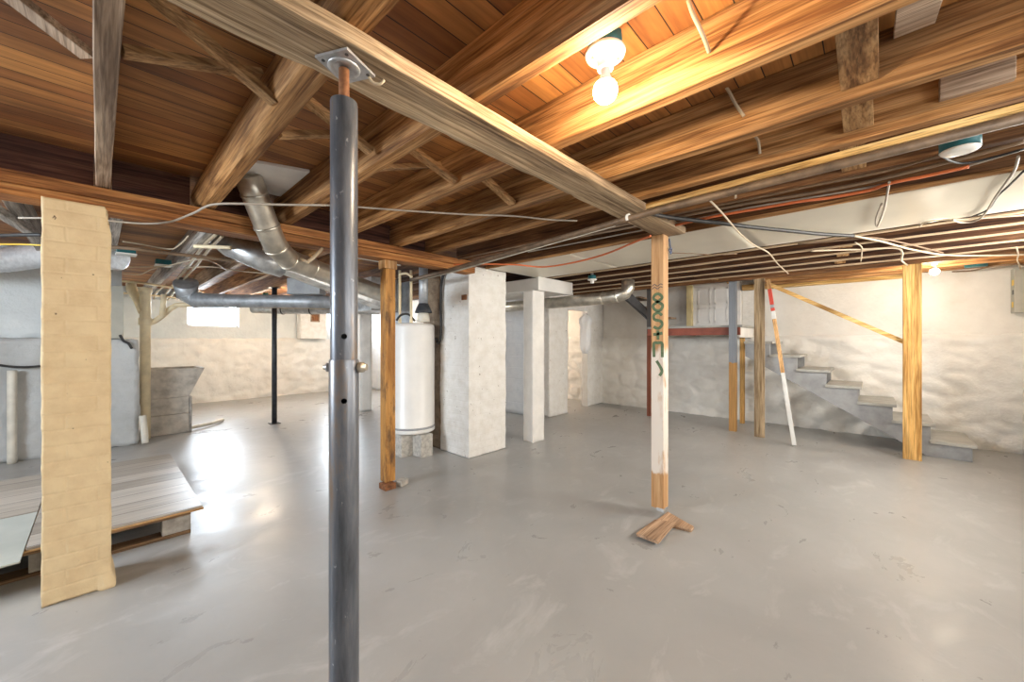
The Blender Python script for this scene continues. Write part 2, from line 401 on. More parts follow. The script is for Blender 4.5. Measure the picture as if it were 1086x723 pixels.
        if bevel:
            bv = o.modifiers.new('bevel', 'BEVEL'); bv.width = bevel; bv.segments = 2; bv.limit_method = 'ANGLE'; bv.angle_limit = math.radians(40)
        return o
WB = {}
def tag(o, label=None, cat=None, group=None, kind=None):
    if label: o['label'] = label
    if cat: o['category'] = cat
    if group: o['group'] = group
    if kind: o['kind'] = kind
    return o
def thing(name, loc, label, cat, group=None):
    o = bpy.data.objects.new(name, None); COL.objects.link(o); o.location = loc; o.empty_display_size = .1
    WB[o.name] = Vector(loc); return tag(o, label, cat, group)
def struct(o): o['kind'] = 'structure'; return o
def smooth_path(pts, k=6):
    pts = [Vector(p) for p in pts]; out = []
    for i in range(len(pts)-1):
        p0, p1, p2, p3 = pts[max(i-1, 0)], pts[i], pts[i+1], pts[min(i+2, len(pts)-1)]
        for j in range(k):
            t = j/k
            out.append(.5*((2*p1)+(p2-p0)*t+(2*p0-5*p1+4*p2-p3)*t*t+(3*p1-p0-3*p2+p3)*t**3))
    return out+[pts[-1]]
def cable(pts, r, mat, label, cat='cable', name='electrical_cable', group=None, seg=7, smooth=True):
    o = MB().tube(smooth_path(pts) if smooth else pts, r, seg).build(name, mat); return tag(o, label, cat, group)
def bool_cut(o, cutters):
    """drill real holes through an object"""
    for mb in cutters:
        c = mb.build('drill', 'dark_label'); md = o.modifiers.new('b', 'BOOLEAN'); md.object = c; md.operation = 'DIFFERENCE'; md.solver = 'EXACT'
        if o.parent: bpy.context.view_layer.update()
        bpy.context.view_layer.update()
        dg = bpy.context.evaluated_depsgraph_get(); me = bpy.data.meshes.new_from_object(o.evaluated_get(dg))
        o.modifiers.clear(); o.data = me; bpy.data.objects.remove(c)

# ------------------------------------------------------------------ the room
JZ = 2.06           # underside of the joists
SUB = 2.25          # underside of the subfloor
struct(MB().box(-2.6, 7.4, -1.35, 10.4, -.06, 0).build('floor', 'floor_paint'))
struct(MB().box(-2.7, 7.4, -1.35, 10.4, SUB, SUB+.03).build('ceiling', 'subfloor_planks'))

def stone(p):
    d = noise.voronoi(Vector((p.x*3.1+3.1, p.y*3.1, p.z*4.6)))[0]
    e = min(1.0, (d[1]-d[0])*2.6)
    return .034*e + .026*noise.noise(p*2.2) + .020*noise.noise(p*5.5) + .008*noise.noise(p*14)
def wavy(p): return .010*noise.noise(p*2.0)+.004*noise.noise(p*8)
def panel_grid(u0, u1, z0, z1, step, plane, at, sgn, disp):
    """wall surface: grid on plane x=at or y=at, pushed towards sgn by disp"""
    nu, nz = max(1, round((u1-u0)/step)), max(1, round((z1-z0)/step)); vs = []; fs = []
    for j in range(nz+1):
        for i in range(nu+1):
            u = u0+(u1-u0)*i/nu; z = z0+(z1-z0)*j/nz
            p = Vector((at, u, z)) if plane == 'x' else Vector((u, at, z))
            q = disp(p)*sgn
            if plane == 'x': p.x += q
            else: p.y += q
            vs.append(p)
    for j in range(nz):
        for i in range(nu):
            a = j*(nu+1)+i; fs.append((a, a+1, a+nu+2, a+nu+1))
    return vs, fs
def wall_face(mb, *a):
    vs, fs = panel_grid(*a); return mb.add(vs, fs, True)

def lower_upper(name, parts):
    root = None
    for (mb, mat, nm) in parts:
        o = mb.build(nm if root else name, mat, root, fixnormals=False)
        if root is None: root = struct(o)
    return root
def ledge_top(z_l):      # lower stone wall, thicker than the wall above it, its top rounded over
    def f(p):
        k = max(0.0, min(1.0, (z_l-p.z)/.07)); k = math.sqrt(k)
        return (-.06+(stone(p)+.065)*k)
    return f
# right wall X = 6.95
mb = MB(); wall_face(mb, -1.3, 10.0, 0, 1.36, .03, 'x', 6.98, -1, ledge_top(1.36)); mb.box(7.05, 7.3, -1.3, 10.2, 0, 2.25)
up = MB(); wall_face(up, -1.3, 10.0, 1.30, 2.25, .05, 'x', 6.985, -1, wavy)
lower_upper('wall_right', [(mb, 'stone_paint', ''), (up, 'upper_paint', 'upper_wall')])
# end wall Y = -1.2 (right edge of the photograph, and behind the camera), with two unseen windows added for fill light
mb = MB(); wall_face(mb, -2.6, 7.0, 0, 1.36, .05, 'y', -1.23, 1, ledge_top(1.36))
for a in ((-2.7, -.1), (2.5, 3.3), (5.3, 7.3)): mb.box(a[0], a[1], -1.36, -1.24, 1.30, 2.25)
for a in ((-.1, 2.5), (3.3, 5.3)): mb.box(a[0], a[1], -1.36, -1.24, 1.30, 1.40); mb.box(a[0], a[1], -1.36, -1.24, 2.05, 2.25)
mb.box(-2.7, 7.3, -1.45, -1.33, 0, 1.31)
struct(mb.build('wall_end', 'stone_paint', fixnormals=False))
# wall on the far left X = -2.6 with an unseen window added for its light
mb = MB(); mb.box(-2.7, -2.6, -1.35, 2.2, 0, 2.25); mb.box(-2.7, -2.6, 4.2, 6.6, 0, 2.25); mb.box(-2.7, -2.6, 2.2, 4.2, 0, 1.35); mb.box(-2.7, -2.6, 2.2, 4.2, 2.1, 2.25)
struct(mb.build('wall_left', 'stone_paint'))
# back wall Y = 9.9 with two small windows
mb = MB(); wall_face(mb, .2, 5.0, 0, 1.35, .04, 'y', 9.93, -1, ledge_top(1.35)); mb.box(.2, 5.0, 10.0, 10.2, 0, 1.36)
up = MB(); WX = [(1.19, 2.05), (3.78, 4.60)]; xs = [.2]+[e for w_ in WX for e in w_]+[4.95]
for i in range(0, 6, 2): up.box(xs[i], xs[i+1], 9.93, 10.2, 1.30, 2.25)
for w_ in WX: up.box(w_[0], w_[1], 9.93, 10.2, 1.30, 1.55); up.box(w_[0], w_[1], 9.93, 10.2, 2.0, 2.25)
lower_upper('wall_back', [(mb, 'stone_paint', ''), (up, 'blue_wall_paint', 'upper_wall')])
for k, w_ in enumerate(WX):
    f = MB(); x0, x1 = w_; z0, z1 = 1.55, 2.0
    f.box(x0, x1, 10.02, 10.08, z0, z0+.035); f.box(x0, x1, 10.02, 10.08, z1-.035, z1); f.box(x0, x0+.035, 10.02, 10.08, z0, z1); f.box(x1-.035, x1, 10.02, 10.08, z0, z1)
    o = struct(f.build('window_%d' % (k+1), 'white_paint'))
    MB().box(x0+.03, x1-.03, 10.045, 10.052, z0+.03, z1-.03).build('pane', 'glass', o)
for nm, bx, pn in (('window_3', [(-2.68, -2.63, 2.2, 2.26, 1.35, 2.1), (-2.68, -2.63, 4.14, 4.2, 1.35, 2.1), (-2.68, -2.63, 2.2, 4.2, 1.35, 1.4), (-2.68, -2.63, 2.2, 4.2, 2.05, 2.1)], (-2.66, -2.652, 2.2, 4.2, 1.36, 2.09)),
                   ('window_4', [(-.1, -.05, -1.34, -1.28, 1.4, 2.05), (2.45, 2.5, -1.34, -1.28, 1.4, 2.05), (-.1, 2.5, -1.34, -1.28, 1.4, 1.45), (-.1, 2.5, -1.34, -1.28, 2.0, 2.05)], (-.1, 2.5, -1.315, -1.308, 1.41, 2.04)),
                   ('window_5', [(3.3, 3.35, -1.34, -1.28, 1.4, 2.05), (5.25, 5.3, -1.34, -1.28, 1.4, 2.05), (3.3, 5.3, -1.34, -1.28, 1.4, 1.45), (3.3, 5.3, -1.34, -1.28, 2.0, 2.05)], (3.3, 5.3, -1.315, -1.308, 1.41, 2.04))):
    f = MB()  # three unseen windows, added to brighten the room
    for q in bx: f.box(*q)
    o = struct(f.build(nm, 'white_paint')); MB().box(*pn).build('pane', 'glass', o)
# projecting wall on the left: face Y = 6.5, end X = .33, thick stub below z 1.27 and thinner wall above
mb = MB(); mb.rough_box(-2.6, .33, 6.5, 7.0, 0, 1.27, .05, lambda p: stone(p)*.8-.01)
up = MB(); up.rough_box(-2.6, .19, 6.62, 9.98, 1.25, 2.25, .12, wavy); up.rough_box(-2.6, .21, 6.98, 9.98, 0, 1.27, .12, wavy)
lower_upper('wall_side', [(mb, 'grey_wall_paint', ''), (up, 'blue_wall_paint', 'upper_wall')])
# block partition X = 4.9 running back, and the partition Y = 4.03 with the doorway
struct(MB().rough_box(4.90, 5.04, 4.00, 9.98, 0, 2.249, .08, lambda p: .003*noise.noise(p*4)).build('wall_partition', 'block_paint'))
struct(MB().rough_box(5.045, 5.57, 3.88, 4.10, 0, 2.249, .03, lambda p: .010*noise.noise(p*4)).build('trim_1', 'chimney_paint'))
struct(MB().rough_box(6.42, 6.98, 4.00, 4.16, 0, 2.249, .03, lambda p: .010*noise.noise(p*4)).build('trim_2', 'chimney_paint'))
struct(MB().box(5.57, 6.42, 3.98, 4.10, 1.86, 2.249).build('trim_3', 'white_paint', bevel=.004))
o = MB(); o.box(5.575, 5.615, 3.99, 4.1, 0, 1.86); o.box(6.375, 6.415, 3.99, 4.1, 0, 1.86); o.box(5.615, 6.375, 3.99, 4.1, 1.82, 1.86)
struct(o.build('door_1', 'white_paint', bevel=.003))

# ------------------------------------------------------------------ timber overhead
def joist(x0, x1, y0, y1, mat, label, z0=JZ, z1=SUB, group=None, log=0, name='ceiling_joist'):
    rings = []; n = max(6, round((y1-y0)/.12)); sd = x0*13.7
    for i in range(n+1):
        y = y0+(y1-y0)*i/n
        w = .004*noise.noise(Vector((sd, y*1.3, 0))); q = .004*noise.noise(Vector((sd+5, y*1.7, 0)))
        a, c = x0+w, x1+w
        zz = z1-.001
        if log:
            bl = log*.045+.010*noise.noise(Vector((sd, y*2, 3)))
            rings.append([(a, y, z0+q), (c, y, z0+q), (c+.010*log, y, z0+.05), (c+.008*log, y, z0+.11), (c, y, zz), (a-.012, y, zz), (a-bl*.8, y, z0+.125), (a-bl, y, z0+.09), (a-bl*.85, y, z0+.05), (a-bl*.5, y, z0+.02)])
        else:
            rings.append([(a, y, z0+q), (c, y, z0+q), (c, y, zz), (a, y, zz)])
    o = MB().loft(rings, log).build(name, mat)
    if log: o.modifiers.new('edges', 'EDGE_SPLIT').split_angle = math.radians(42)
    else: o.modifiers.new('bevel', 'BEVEL').width = .003
    return tag(o, label, 'joist', group)
JG = 'ceiling joists'
near = [  # left x, material, label, log
 (-1.34, 'joist_wood', None, 0), (-.88, 'joist_wood', None, 0), (-.44, 'joist_wood', None, 0),
 (-.012, 'joist_pale', 'pale weathered joist running straight down to the girder above the cream brick pier', 0),
 (.433, 'joist_wood', 'round backed log joist meeting the girder beside the crooked silver duct', 1),
 (.862, 'joist_wood', 'log joist just right of the crooked silver duct, left of the lit bulb', .4),
 (1.283, 'joist_wood', 'wide orange joist directly behind the lit bulb', 0),
 (1.725, 'joist_wood', 'second joist right of the lit bulb, with white cable stub through its face', 0),
 (2.083, 'joist_wood', 'joist running just above the long brown pipe', 0),
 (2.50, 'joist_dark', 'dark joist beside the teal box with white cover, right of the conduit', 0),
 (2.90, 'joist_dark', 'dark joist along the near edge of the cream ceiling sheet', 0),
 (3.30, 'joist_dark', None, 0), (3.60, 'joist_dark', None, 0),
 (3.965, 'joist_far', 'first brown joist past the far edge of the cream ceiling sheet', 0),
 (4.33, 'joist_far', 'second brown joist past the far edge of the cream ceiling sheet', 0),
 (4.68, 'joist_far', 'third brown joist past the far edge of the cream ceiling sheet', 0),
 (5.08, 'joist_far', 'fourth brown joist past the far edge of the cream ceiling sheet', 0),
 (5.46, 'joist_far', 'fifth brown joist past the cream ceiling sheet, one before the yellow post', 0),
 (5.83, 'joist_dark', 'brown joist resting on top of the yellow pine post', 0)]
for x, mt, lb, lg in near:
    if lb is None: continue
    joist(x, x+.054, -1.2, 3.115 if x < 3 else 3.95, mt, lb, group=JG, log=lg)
joist(6.25, 6.304, -1.2, 1.15, 'joist_wood', 'joist past the yellow post, beside the far lit bulb', group=JG)
joist(6.62, 6.674, -1.2, 1.15, 'joist_wood', 'last joist, nearest the stone wall at right', group=JG)
far = [(-.385, 'joist_grey', 'grey painted joist at the left edge, above the silver flexible duct'),
 (.055, 'joist_grey', 'grey joist just right of the top of the cream brick pier, beyond the girder'),
 (.55, 'joist_grey', 'white painted joist with two white cables clipped along it, beyond the girder'),
 (1.00, 'joist_pale', 'pale joist above the end of the long grey duct, beyond the girder'),
 (1.40, 'joist_wood', 'brown joist above the middle of the long grey duct'),
 (1.80, 'joist_wood', 'brown joist beyond the girder nearest the steel jack post'),]
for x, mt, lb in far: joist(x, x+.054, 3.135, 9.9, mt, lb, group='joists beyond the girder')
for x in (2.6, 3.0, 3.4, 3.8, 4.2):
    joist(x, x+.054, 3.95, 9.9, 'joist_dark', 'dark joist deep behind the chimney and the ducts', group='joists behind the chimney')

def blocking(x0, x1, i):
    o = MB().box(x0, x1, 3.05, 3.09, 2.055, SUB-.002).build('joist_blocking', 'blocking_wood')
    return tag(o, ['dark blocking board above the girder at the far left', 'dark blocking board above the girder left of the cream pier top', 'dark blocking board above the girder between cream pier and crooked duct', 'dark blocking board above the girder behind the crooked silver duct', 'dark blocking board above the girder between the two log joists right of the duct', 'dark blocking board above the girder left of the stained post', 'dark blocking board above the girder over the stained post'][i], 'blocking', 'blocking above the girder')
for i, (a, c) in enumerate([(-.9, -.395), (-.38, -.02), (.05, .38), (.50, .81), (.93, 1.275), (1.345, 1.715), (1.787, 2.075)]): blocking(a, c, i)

# girder: two stacked timbers on the cream pier and the stained post
g = thing('girder', (.3, 3.04, 1.94), 'orange brown timber girder lying on the cream brick pier and the stained post', 'girder')
def timber_x(x0, x1, y0, y1, z0, z1, amp=.004, seed=0, step=.1):
    rings = []; n = max(4, round((x1-x0)/step))
    for i in range(n+1):
        x = x0+(x1-x0)*i/n; a = amp*noise.noise(Vector((x*1.5, seed, 0))); c = amp*noise.noise(Vector((x*1.5, seed, 7)))
        rings.append([(x, y0+a, z0+c), (x, y1+a, z0+c), (x, y1+a, z1), (x, y0+a, z1)])
    return MB().loft(rings)
timber_x(-2.55, 2.62, 2.95, 3.13, 1.995, 2.053, .003, 1).build('top_plank', 'girder_wood', g, .004)
timber_x(-2.55, 2.62, 2.965, 3.12, 1.94, 1.994, .004, 4).build('lower_beam', 'girder_wood', g, .004)

# flat weathered beam carried by the steel jack post and the graffiti post
def beam():
    rings = []; n = 90; x0, x1 = -1.0, 2.84
    for i in range(n+1):
        x = x0+(x1-x0)*i/n; sec = []
        for (y, z) in ((.975, 2.012), (1.01, 2.01), (1.07, 2.01), (1.13, 2.01), (1.16, 2.012), (1.168, 2.03), (1.165, JZ-.001), (.975, JZ-.001)):
            ny = .006*noise.noise(Vector((x*5, y*20, z*9)))
            if y > 1.12 and z < 2.05: ny += -.018*max(0, noise.noise(Vector((x*3.1, 2, 0))))-.010*max(0, noise.noise(Vector((x*11, 5, 0))))
            nz = .003*noise.noise(Vector((x*7, y*30, 1))) if z < 2.05 else 0
            sec.append((x, y+ny, z+nz))
        rings.append(sec)
    return MB().loft(rings)
o = beam().build('support_beam', 'beam_wood'); tag(o, 'weathered flat support beam across the joists, held by the steel jack post', 'beam')
o.modifiers.new('bevel', 'BEVEL').width = .003

# cross bridging between joists
def brace(p0, p1, w, label, mat='brace_wood', h=.022, up=(0, 1, 0), group='cross bridging boards'):
    o = MB().bar(p0, p1, h, w, up).build('bridging_board', mat, bevel=.002); return tag(o, label, 'bridging', group)
zt, zb = 2.215, 2.085
brace((.045, 1.43, zt), (.418, 1.52, zb-.005), .05, 'diagonal bridging board above the steel jack post, nailed low to the log joist')
brace((.047, 1.60, zb+.01), (.40, 1.62, zt), .05, 'bridging board right of the pale joist, rising to the log joist')
brace((-.375, 1.50, zt), (-.02, 1.72, zb+.02), .06, 'bridging board at the top left corner, left of the pale joist', 'joist_pale')
brace((.50, 1.62, zt), (.82, 1.62, zb), .05, 'short bridging board right of the steel jack post head, sloping down right')
brace((.50, 1.76, zb), (.82, 1.76, zt), .05, 'level looking bridging board seen just left of the steel jack post')
brace((.925, 1.64, zt), (1.275, 1.60, zb), .05, 'bridging board sloping down right in the second bay past the steel jack post')
brace((.925, 1.74, zb), (1.275, 1.74, zt), .045, 'bridging board rising right, behind its crossing mate in the second bay past the jack post')
brace((1.345, 1.60, zt), (1.715, 1.60, zb), .05, 'small bridging board in the third bay past the steel jack post')
yb = .10
brace((1.345, .04, zt), (1.72, .035, zb+.02), .095, 'upright bridging board between the bright joists at upper right', h=.022)
brace((1.345, -.09, zb+.04), (1.715, -.09, zt), .09, 'bridging board crossing behind the upright one at upper right', 'joist_pale')
brace((1.785, .05, zt), (2.078, .045, zb+.02), .09, 'bridging board just above the conduit at upper right')
brace((2.145, .07, zt), (2.495, .07, zb), .09, 'bridging board below the conduit, left of the teal box')
o = MB().bar(atx(996, 96, 2.067), atx(1077, 72, 2.067), .03, .075).build('wood_block', 'joist_pale', bevel=.003); tag(o, 'short pale wood block with knots nailed beside the joist at upper right', 'wood block')
for i, (u, v) in enumerate([(896, 258), (893, 268), (890, 277)]):
    p = atz(u, v, JZ+.03)
    o = MB().bar((p.x-.15, p.y, p.z+.10), (p.x+.15, p.y, p.z), .025, .09, (0, 1, 0)).build('bridging_board', 'brace_wood', bevel=.002)
    tag(o, ['bridging board in the nearest far bay, left of the yellow post top', 'bridging board in the middle far bay, left of the yellow post top', 'bridging board in the last far bay, left of the yellow post top'][i], 'bridging', 'far bridging boards')
for i, (u, v) in enumerate([(733, 291), (752, 295), (769, 299)]):
    p = atz(u+3, v, JZ+.02)
    o = MB().bar((p.x-.14, p.y, p.z+.10), (p.x+.14, p.y, p.z), .025, .08, (0, 1, 0)).build('bridging_board', 'brace_wood', bevel=.002)
    tag(o, ['bridging board overhead right behind the graffiti post', 'bridging board overhead midway from graffiti post to blue grey post', 'bridging board overhead just left of the blue grey post'][i], 'bridging', 'far bridging boards')

# cream painted sheet under the joists
g = thing('ceiling_sheet', (3.36, .9, 2.03), 'long cream painted sheet metal panel closing the joist bays at upper right', 'ceiling panel')
ys = [-1.18, .72, 2.02, 3.10]
for i in range(3):
    vs = []; fs = []; nu, nv = 24, 14
    for a in range(nu+1):
        for c_ in range(nv+1):
            y = ys[i]+.002+(ys[i+1]-ys[i]-.004)*a/nu; x = 2.90+.92*c_/nv
            vs.append((x, y, 2.046+.006*noise.noise(Vector((x*2.2, y*1.3, i)))))
    for a in range(nu):
        for c_ in range(nv):
            k = a*(nv+1)+c_; fs.append((k, k+1, k+nv+2, k+nv+1))
    o = MB().add(vs, fs, True).build('sheet', 'panel_sheet', g, fixnormals=False); md = o.modifiers.new('thick', 'SOLIDIFY'); md.thickness = .006; md.offset = 1
MB().box(2.885, 2.905, -1.18, 3.10, 2.035, 2.058).build('edge_strip', 'joist_wood', g, .002)

# ------------------------------------------------------------------ posts and piers
# cream brick pier
def chip(p): return .004*noise.noise(p*9)+.003*noise.noise(p*23)-.003
g = MB(); g.rough_box(-.186, .045, 2.835, 3.04, 0, 1.928, .013, lambda p: chip(p)+(.02*max(0, 1-p.z/.10) if p.x > 0 else 0)-(.03*max(0, (p.z-1.80)/.13) if p.x > .03 else 0))
o = g.build('brick_pier', 'pier_paint'); tag(o, 'square brick pier painted cream yellow at the left, under the girder', 'pier')
# steel jack post
px, py = .46, 1.062
g = thing('jack_post', (px, py, 0), 'grey steel adjustable jack post in the foreground under the flat beam', 'jack post')
lo = MB(); lo.lathe((px, py, 0), [(.0385, .006), (.0385, 1.195), (.037, 1.2), (.033, 1.2), (.033, .006)], 40); lo = lo.build('lower_tube', 'jack_post', g)
hi = MB(); hi.lathe((px, py, 0), [(.0352, 1.19), (.0352, 1.90), (.034, 1.905), (.030, 1.905), (.030, 1.19)], 40); hi = hi.build('upper_tube', 'jack_post', g)
dirc = Vector((-px, -py, 0)).normalized()
def drill(z): return MB().lathe(Vector((px, py, z))+dirc*.01, [(.0075, 0), (.0075, .06)], 16, dirc)
bool_cut(lo, [drill(1.09)]); bool_cut(hi, [drill(1.262)])
for o_ in (lo, hi):
    for p in o_.data.polygons: p.use_smooth = True
    o_.modifiers.new('es', 'EDGE_SPLIT').split_angle = math.radians(35)
sd = Vector((RGT[0], RGT[1], 0)); cpt = Vector((px, py, 1.178))
pn_ = MB().lathe(cpt, [(.0075, -.055), (.0075, .055)], 12, sd).build('pin', 'bolt_metal', g)
MB().lathe(cpt+sd*.0385, [(.012, 0), (.016, .002), (.016, .014), (.010, .018), (.010, .024)], 6, sd).build('nut', 'bolt_metal', pn_)
MB().lathe(cpt-sd*.0385, [(.013, 0), (.013, .008), (.006, .012)], 10, -sd).build('pin_head', 'steel_plate', pn_)
MB().lathe((px, py, 0), [(.0135, 1.88), (.0135, 1.995)], 20).build('screw_rod', 'rust', g)
c0 = [atz(*q, 2.0) for q in ((334, 60.5), (368, 52), (398, 81.5), (365, 89))]
pl = MB(); pl.prism([(q.x, q.y) for q in c0], 'z', 1.999, 2.006)
pl.lathe((px, py, 0), [(.042, 2.0005), (.042, 1.998), (.040, 1.9955), (.030, 1.994), (.026, 1.9975)], 28)
pl = pl.build('head_plate', 'steel_plate', g)
cen = sum(c0, Vector())/4
for q in c0:
    s_ = cen+(q-cen)*.74; MB().lathe((s_.x, s_.y, 1.9975), [(.0048, 0), (.0048, .002)], 12).build('screw_hole', 'dark_label', pl)
MB().box(px-.09, px+.09, py-.09, py+.09, 0, .006).build('base_plate', 'steel_plate', g, .002)
# hook under the beam
h0 = atz(391, 79, 2.006)
pts = [h0, h0+Vector((.003, -.002, -.012)), h0+Vector((.012, -.008, -.022)), h0+Vector((.026, -.018, -.022)), h0+Vector((.034, -.024, -.010))]
cable(pts, .004, 'white_cable', 'small white cup hook screwed in the flat beam beside the jack post plate', 'hook', 'cup_hook')

# graffiti post with its foot boards
gx, gy = 2.725, 1.085
g = thing('wooden_post', (gx+.045, gy+.045, .05), 'square wooden post with green graffiti and worn white paint, under the beam end', 'post')
b_ = MB().box(gx, gx+.09, gy, gy+.09, .055, 2.008).build('shaft', 'worn_white_post', g, .004)
MB().box(gx-.004, gx+.05, gy-.004, gy+.05, .04, .062).build('shim', 'steel_plate', g, .002)
def stroke(pts, w=.007):
    """flat painted stroke on the post's left face (y, z)"""
    m_ = MB(); pts = smooth_path([Vector((0, y, z)) for y, z in pts], 5)
    L = []; R_ = []
    for i, p in enumerate(pts):
        d = (pts[min(i+1, len(pts)-1)]-pts[max(i-1, 0)]); n_ = Vector((0, -d.z, d.y)).normalized()
        L.append(p+n_*w); R_.append(p-n_*w)
    vs = [Vector((gx-.0006, q.y, q.z)) for q in L+R_]; k = len(L)
    return m_.add(vs, [(i, i+1, k+i+1, k+i) for i in range(k-1)])
def pz(v): return EYE-(v-CY)/FPX*2.70
def py_(u): return gy+.09-(u-690.3)/12.6*.09
def gl(*uv): return [(py_(u), pz(v)) for u, v in uv]
GR = [('figure_8', [(697, 319), (693, 315), (695, 311), (699, 311), (701.5, 315), (697, 319), (692.5, 323), (695, 328), (700, 328), (702, 323), (697, 319)]),
      ('letter_s', [(701.5, 334), (698, 331), (693.5, 333), (694, 338), (700, 340), (701.5, 344), (698, 348), (693, 346)]),
      ('plus_mark', [(697.5, 350), (697.5, 355), (697.5, 360)]), ('plus_mark', [(692.5, 354.5), (697, 354), (702, 353)]),
      ('bracket_mark', [(693.5, 379), (693.3, 371), (693.5, 364), (697, 363.5), (701.5, 364), (701.8, 371), (701.8, 379)]), ('tail_mark', [(696, 383), (699, 388), (701.5, 394), (699, 399)])]
for nm, uv in GR: stroke(gl(*uv), .0105).build(nm, 'graffiti_green', b_, fixnormals=False)
for v in (301, 304): stroke(gl((691.5, v+1), (694, v-1), (697, v+1), (700, v-1), (702, v)), .0028).build('pencil_scrawl', 'dark_label', b_, fixnormals=False)
def plank_floor(corners, z0, z1, label, mat='foot_wood'):
    c_ = [atz(u, v, z1) for u, v in corners]
    o = MB().prism([(q.x, q.y) for q in c_], 'z', z0, z1).build('foot_board', mat, bevel=.003); return tag(o, label, 'board', 'foot boards of the graffiti post')
plank_floor([(674.5, 565), (694.5, 550.5), (716.5, 553), (698, 574)], .021, .04, 'upper brown board scrap lying flat under the graffiti post')
plank_floor([(690, 556), (708, 542), (736, 558), (733, 561.5), (715, 557)], 0, .02, 'lower board scrap pointing right from under the graffiti post')

# stained post under the girder
rx, ry = 1.655, 3.01
g = thing('wooden_post', (rx+.045, ry+.045, .03), 'stained orange brown wooden post under the girder, left of the water heater', 'post')
sh = MB().box(rx, rx+.092, ry, ry+.092, .05, 1.865).build('shaft', 'stained_post', g, .004)
bool_cut(sh, [MB().lathe((rx+.052, ry+.02, z), [(.006, 0), (.006, .05)], 10, (0, -1, 0)) for z in (1.74, 1.63, 1.60, 1.09, 1.02, .72, .55, .42, .18)])
MB().box(rx-.012, rx+.105, ry-.005, ry+.10, 1.866, 1.938).build('cap_block', 'post_wood', g, .003)
o = MB().box(rx-.03, rx+.07, ry-.05, ry+.06, 0, .048).build('brick', 'rust', bevel=.004); tag(o, 'red brick under the foot of the stained post', 'brick')
o = MB().bar((rx+.10, ry-.03, .025), (rx+.19, ry+.0, .025), .07, .048).build('wood_wedge', 'block_concrete', bevel=.003); tag(o, 'pale scrap block beside the foot of the stained post', 'block')

# slim black post in the back
g = thing('slim_post', (1.817, 6.631, 0), 'slim black steel post standing under the long grey duct near the back', 'post')
MB().lathe((1.817, 6.631, 0), [(.035, .01), (.035, 2.05)], 20).build('tube', 'black_iron', g)
MB().box(1.75, 1.885, 6.565, 6.70, 0, .01).build('base_plate', 'black_iron', g)
MB().box(1.74, 1.895, 6.555, 6.71, 2.05, 2.058).build('head_plate', 'black_iron', g)
# white round column behind the jack post
o = MB().rough_box(3.16, 3.37, 6.62, 6.80, 0, 2.2, .05, lambda p: .006*noise.noise(p*5)).build('white_column', 'white_paint'); tag(o, 'white painted column far back behind the steel jack post', 'column')

# big white chimney
g = MB(); g.rough_box(2.68, 3.25, 3.135, 3.64, 0, 2.055, .016, lambda p: .007*noise.noise(p*5)+.005*noise.noise(p*14)-.004)
o = g.build('chimney', 'chimney_paint'); tag(o, 'wide white painted brick chimney beside the water heater', 'chimney')
MB().rough_box(2.70, 3.1, 3.655, 4.0, 0, 2.0, .03, lambda p: .006*noise.noise(p*12)).build('bare_brick', 'bare_bricks', o)['label'] = 'bare brown brick back part'
MB().box(2.664, 2.69, 3.17, 3.24, 1.69, 1.745).build('flue_patch', 'rust', o, .003)
# thin white column carrying the white duct box
o = MB().rough_box(3.63, 3.85, 3.045, 3.20, 0, 1.875, .02, lambda p: .004*noise.noise(p*6)).build('white_column', 'white_paint'); tag(o, 'slim square white column under the white duct box, right of the chimney', 'column')
g = thing('duct_box', (4.05, 3.6, 1.88), 'rectangular white painted duct box lying on the slim white column', 'duct')
MB().box(3.72, 4.42, 3.03, 4.3, 1.885, 2.04).build('trunk', 'white_enamel', g, .006)
MB().box(3.70, 4.44, 3.015, 3.045, 1.878, 2.046).build('end_flange', 'white_enamel', g, .003)

# ------------------------------------------------------------------ stairs and landing
RISE, RUN, Y0 = .178, .293, -.755
g = thing('basement_stairs', (6.53, .3, 0), 'grey painted wooden stairs going up left along the stone wall', 'stairs')
def stringer(x0, x1, name):
    top = [(Y0+.01, 0)]
    for k in range(1, 8):
        z = RISE*k-.034; a = Y0+.012+RUN*(k-1); c_ = Y0+.012+RUN*k
        top += [(a, z), (c_, z)]
    top.append((Y0+.012+RUN*7, 1.04)); top.append((-.42, 0))
    return MB().prism(top, 'x', x0, x1).build(name, 'grey_paint', g, .003)
stringer(6.15, 6.185, 'stringer'); stringer(6.87, 6.905, 'stringer')
for k in range(1, 8):
    MB().box(6.125, 6.91, Y0-.02+RUN*(k-1), Y0+.02+RUN*k, RISE*k-.033, RISE*k).build('tread', 'grey_tread', g, .004)
LY0, LY1 = 1.33, 2.69
g = thing('stair_landing', (6.5, 2.05, 1.30), 'wooden stair landing with red edge board, in front of the white door', 'landing')
MB().box(6.08, 6.92, LY0, LY1, 1.445, 1.475).build('deck', 'grey_tread', g, .003)
MB().box(6.10, 6.135, LY0+.03, LY1, 1.335, 1.443).build('edge_board', 'red_paint', g, .003)['label'] = 'dark red edge board'
MB().box(6.14, 6.9, LY0+.03, LY0+.065, 1.30, 1.443).build('end_board', 'white_paint', g, .003)
for y in (1.75, 2.2, 2.64): MB().box(6.14, 6.9, y, y+.04, 1.34, 1.443).build('cross_joist', 'joist_dark', g, .002)
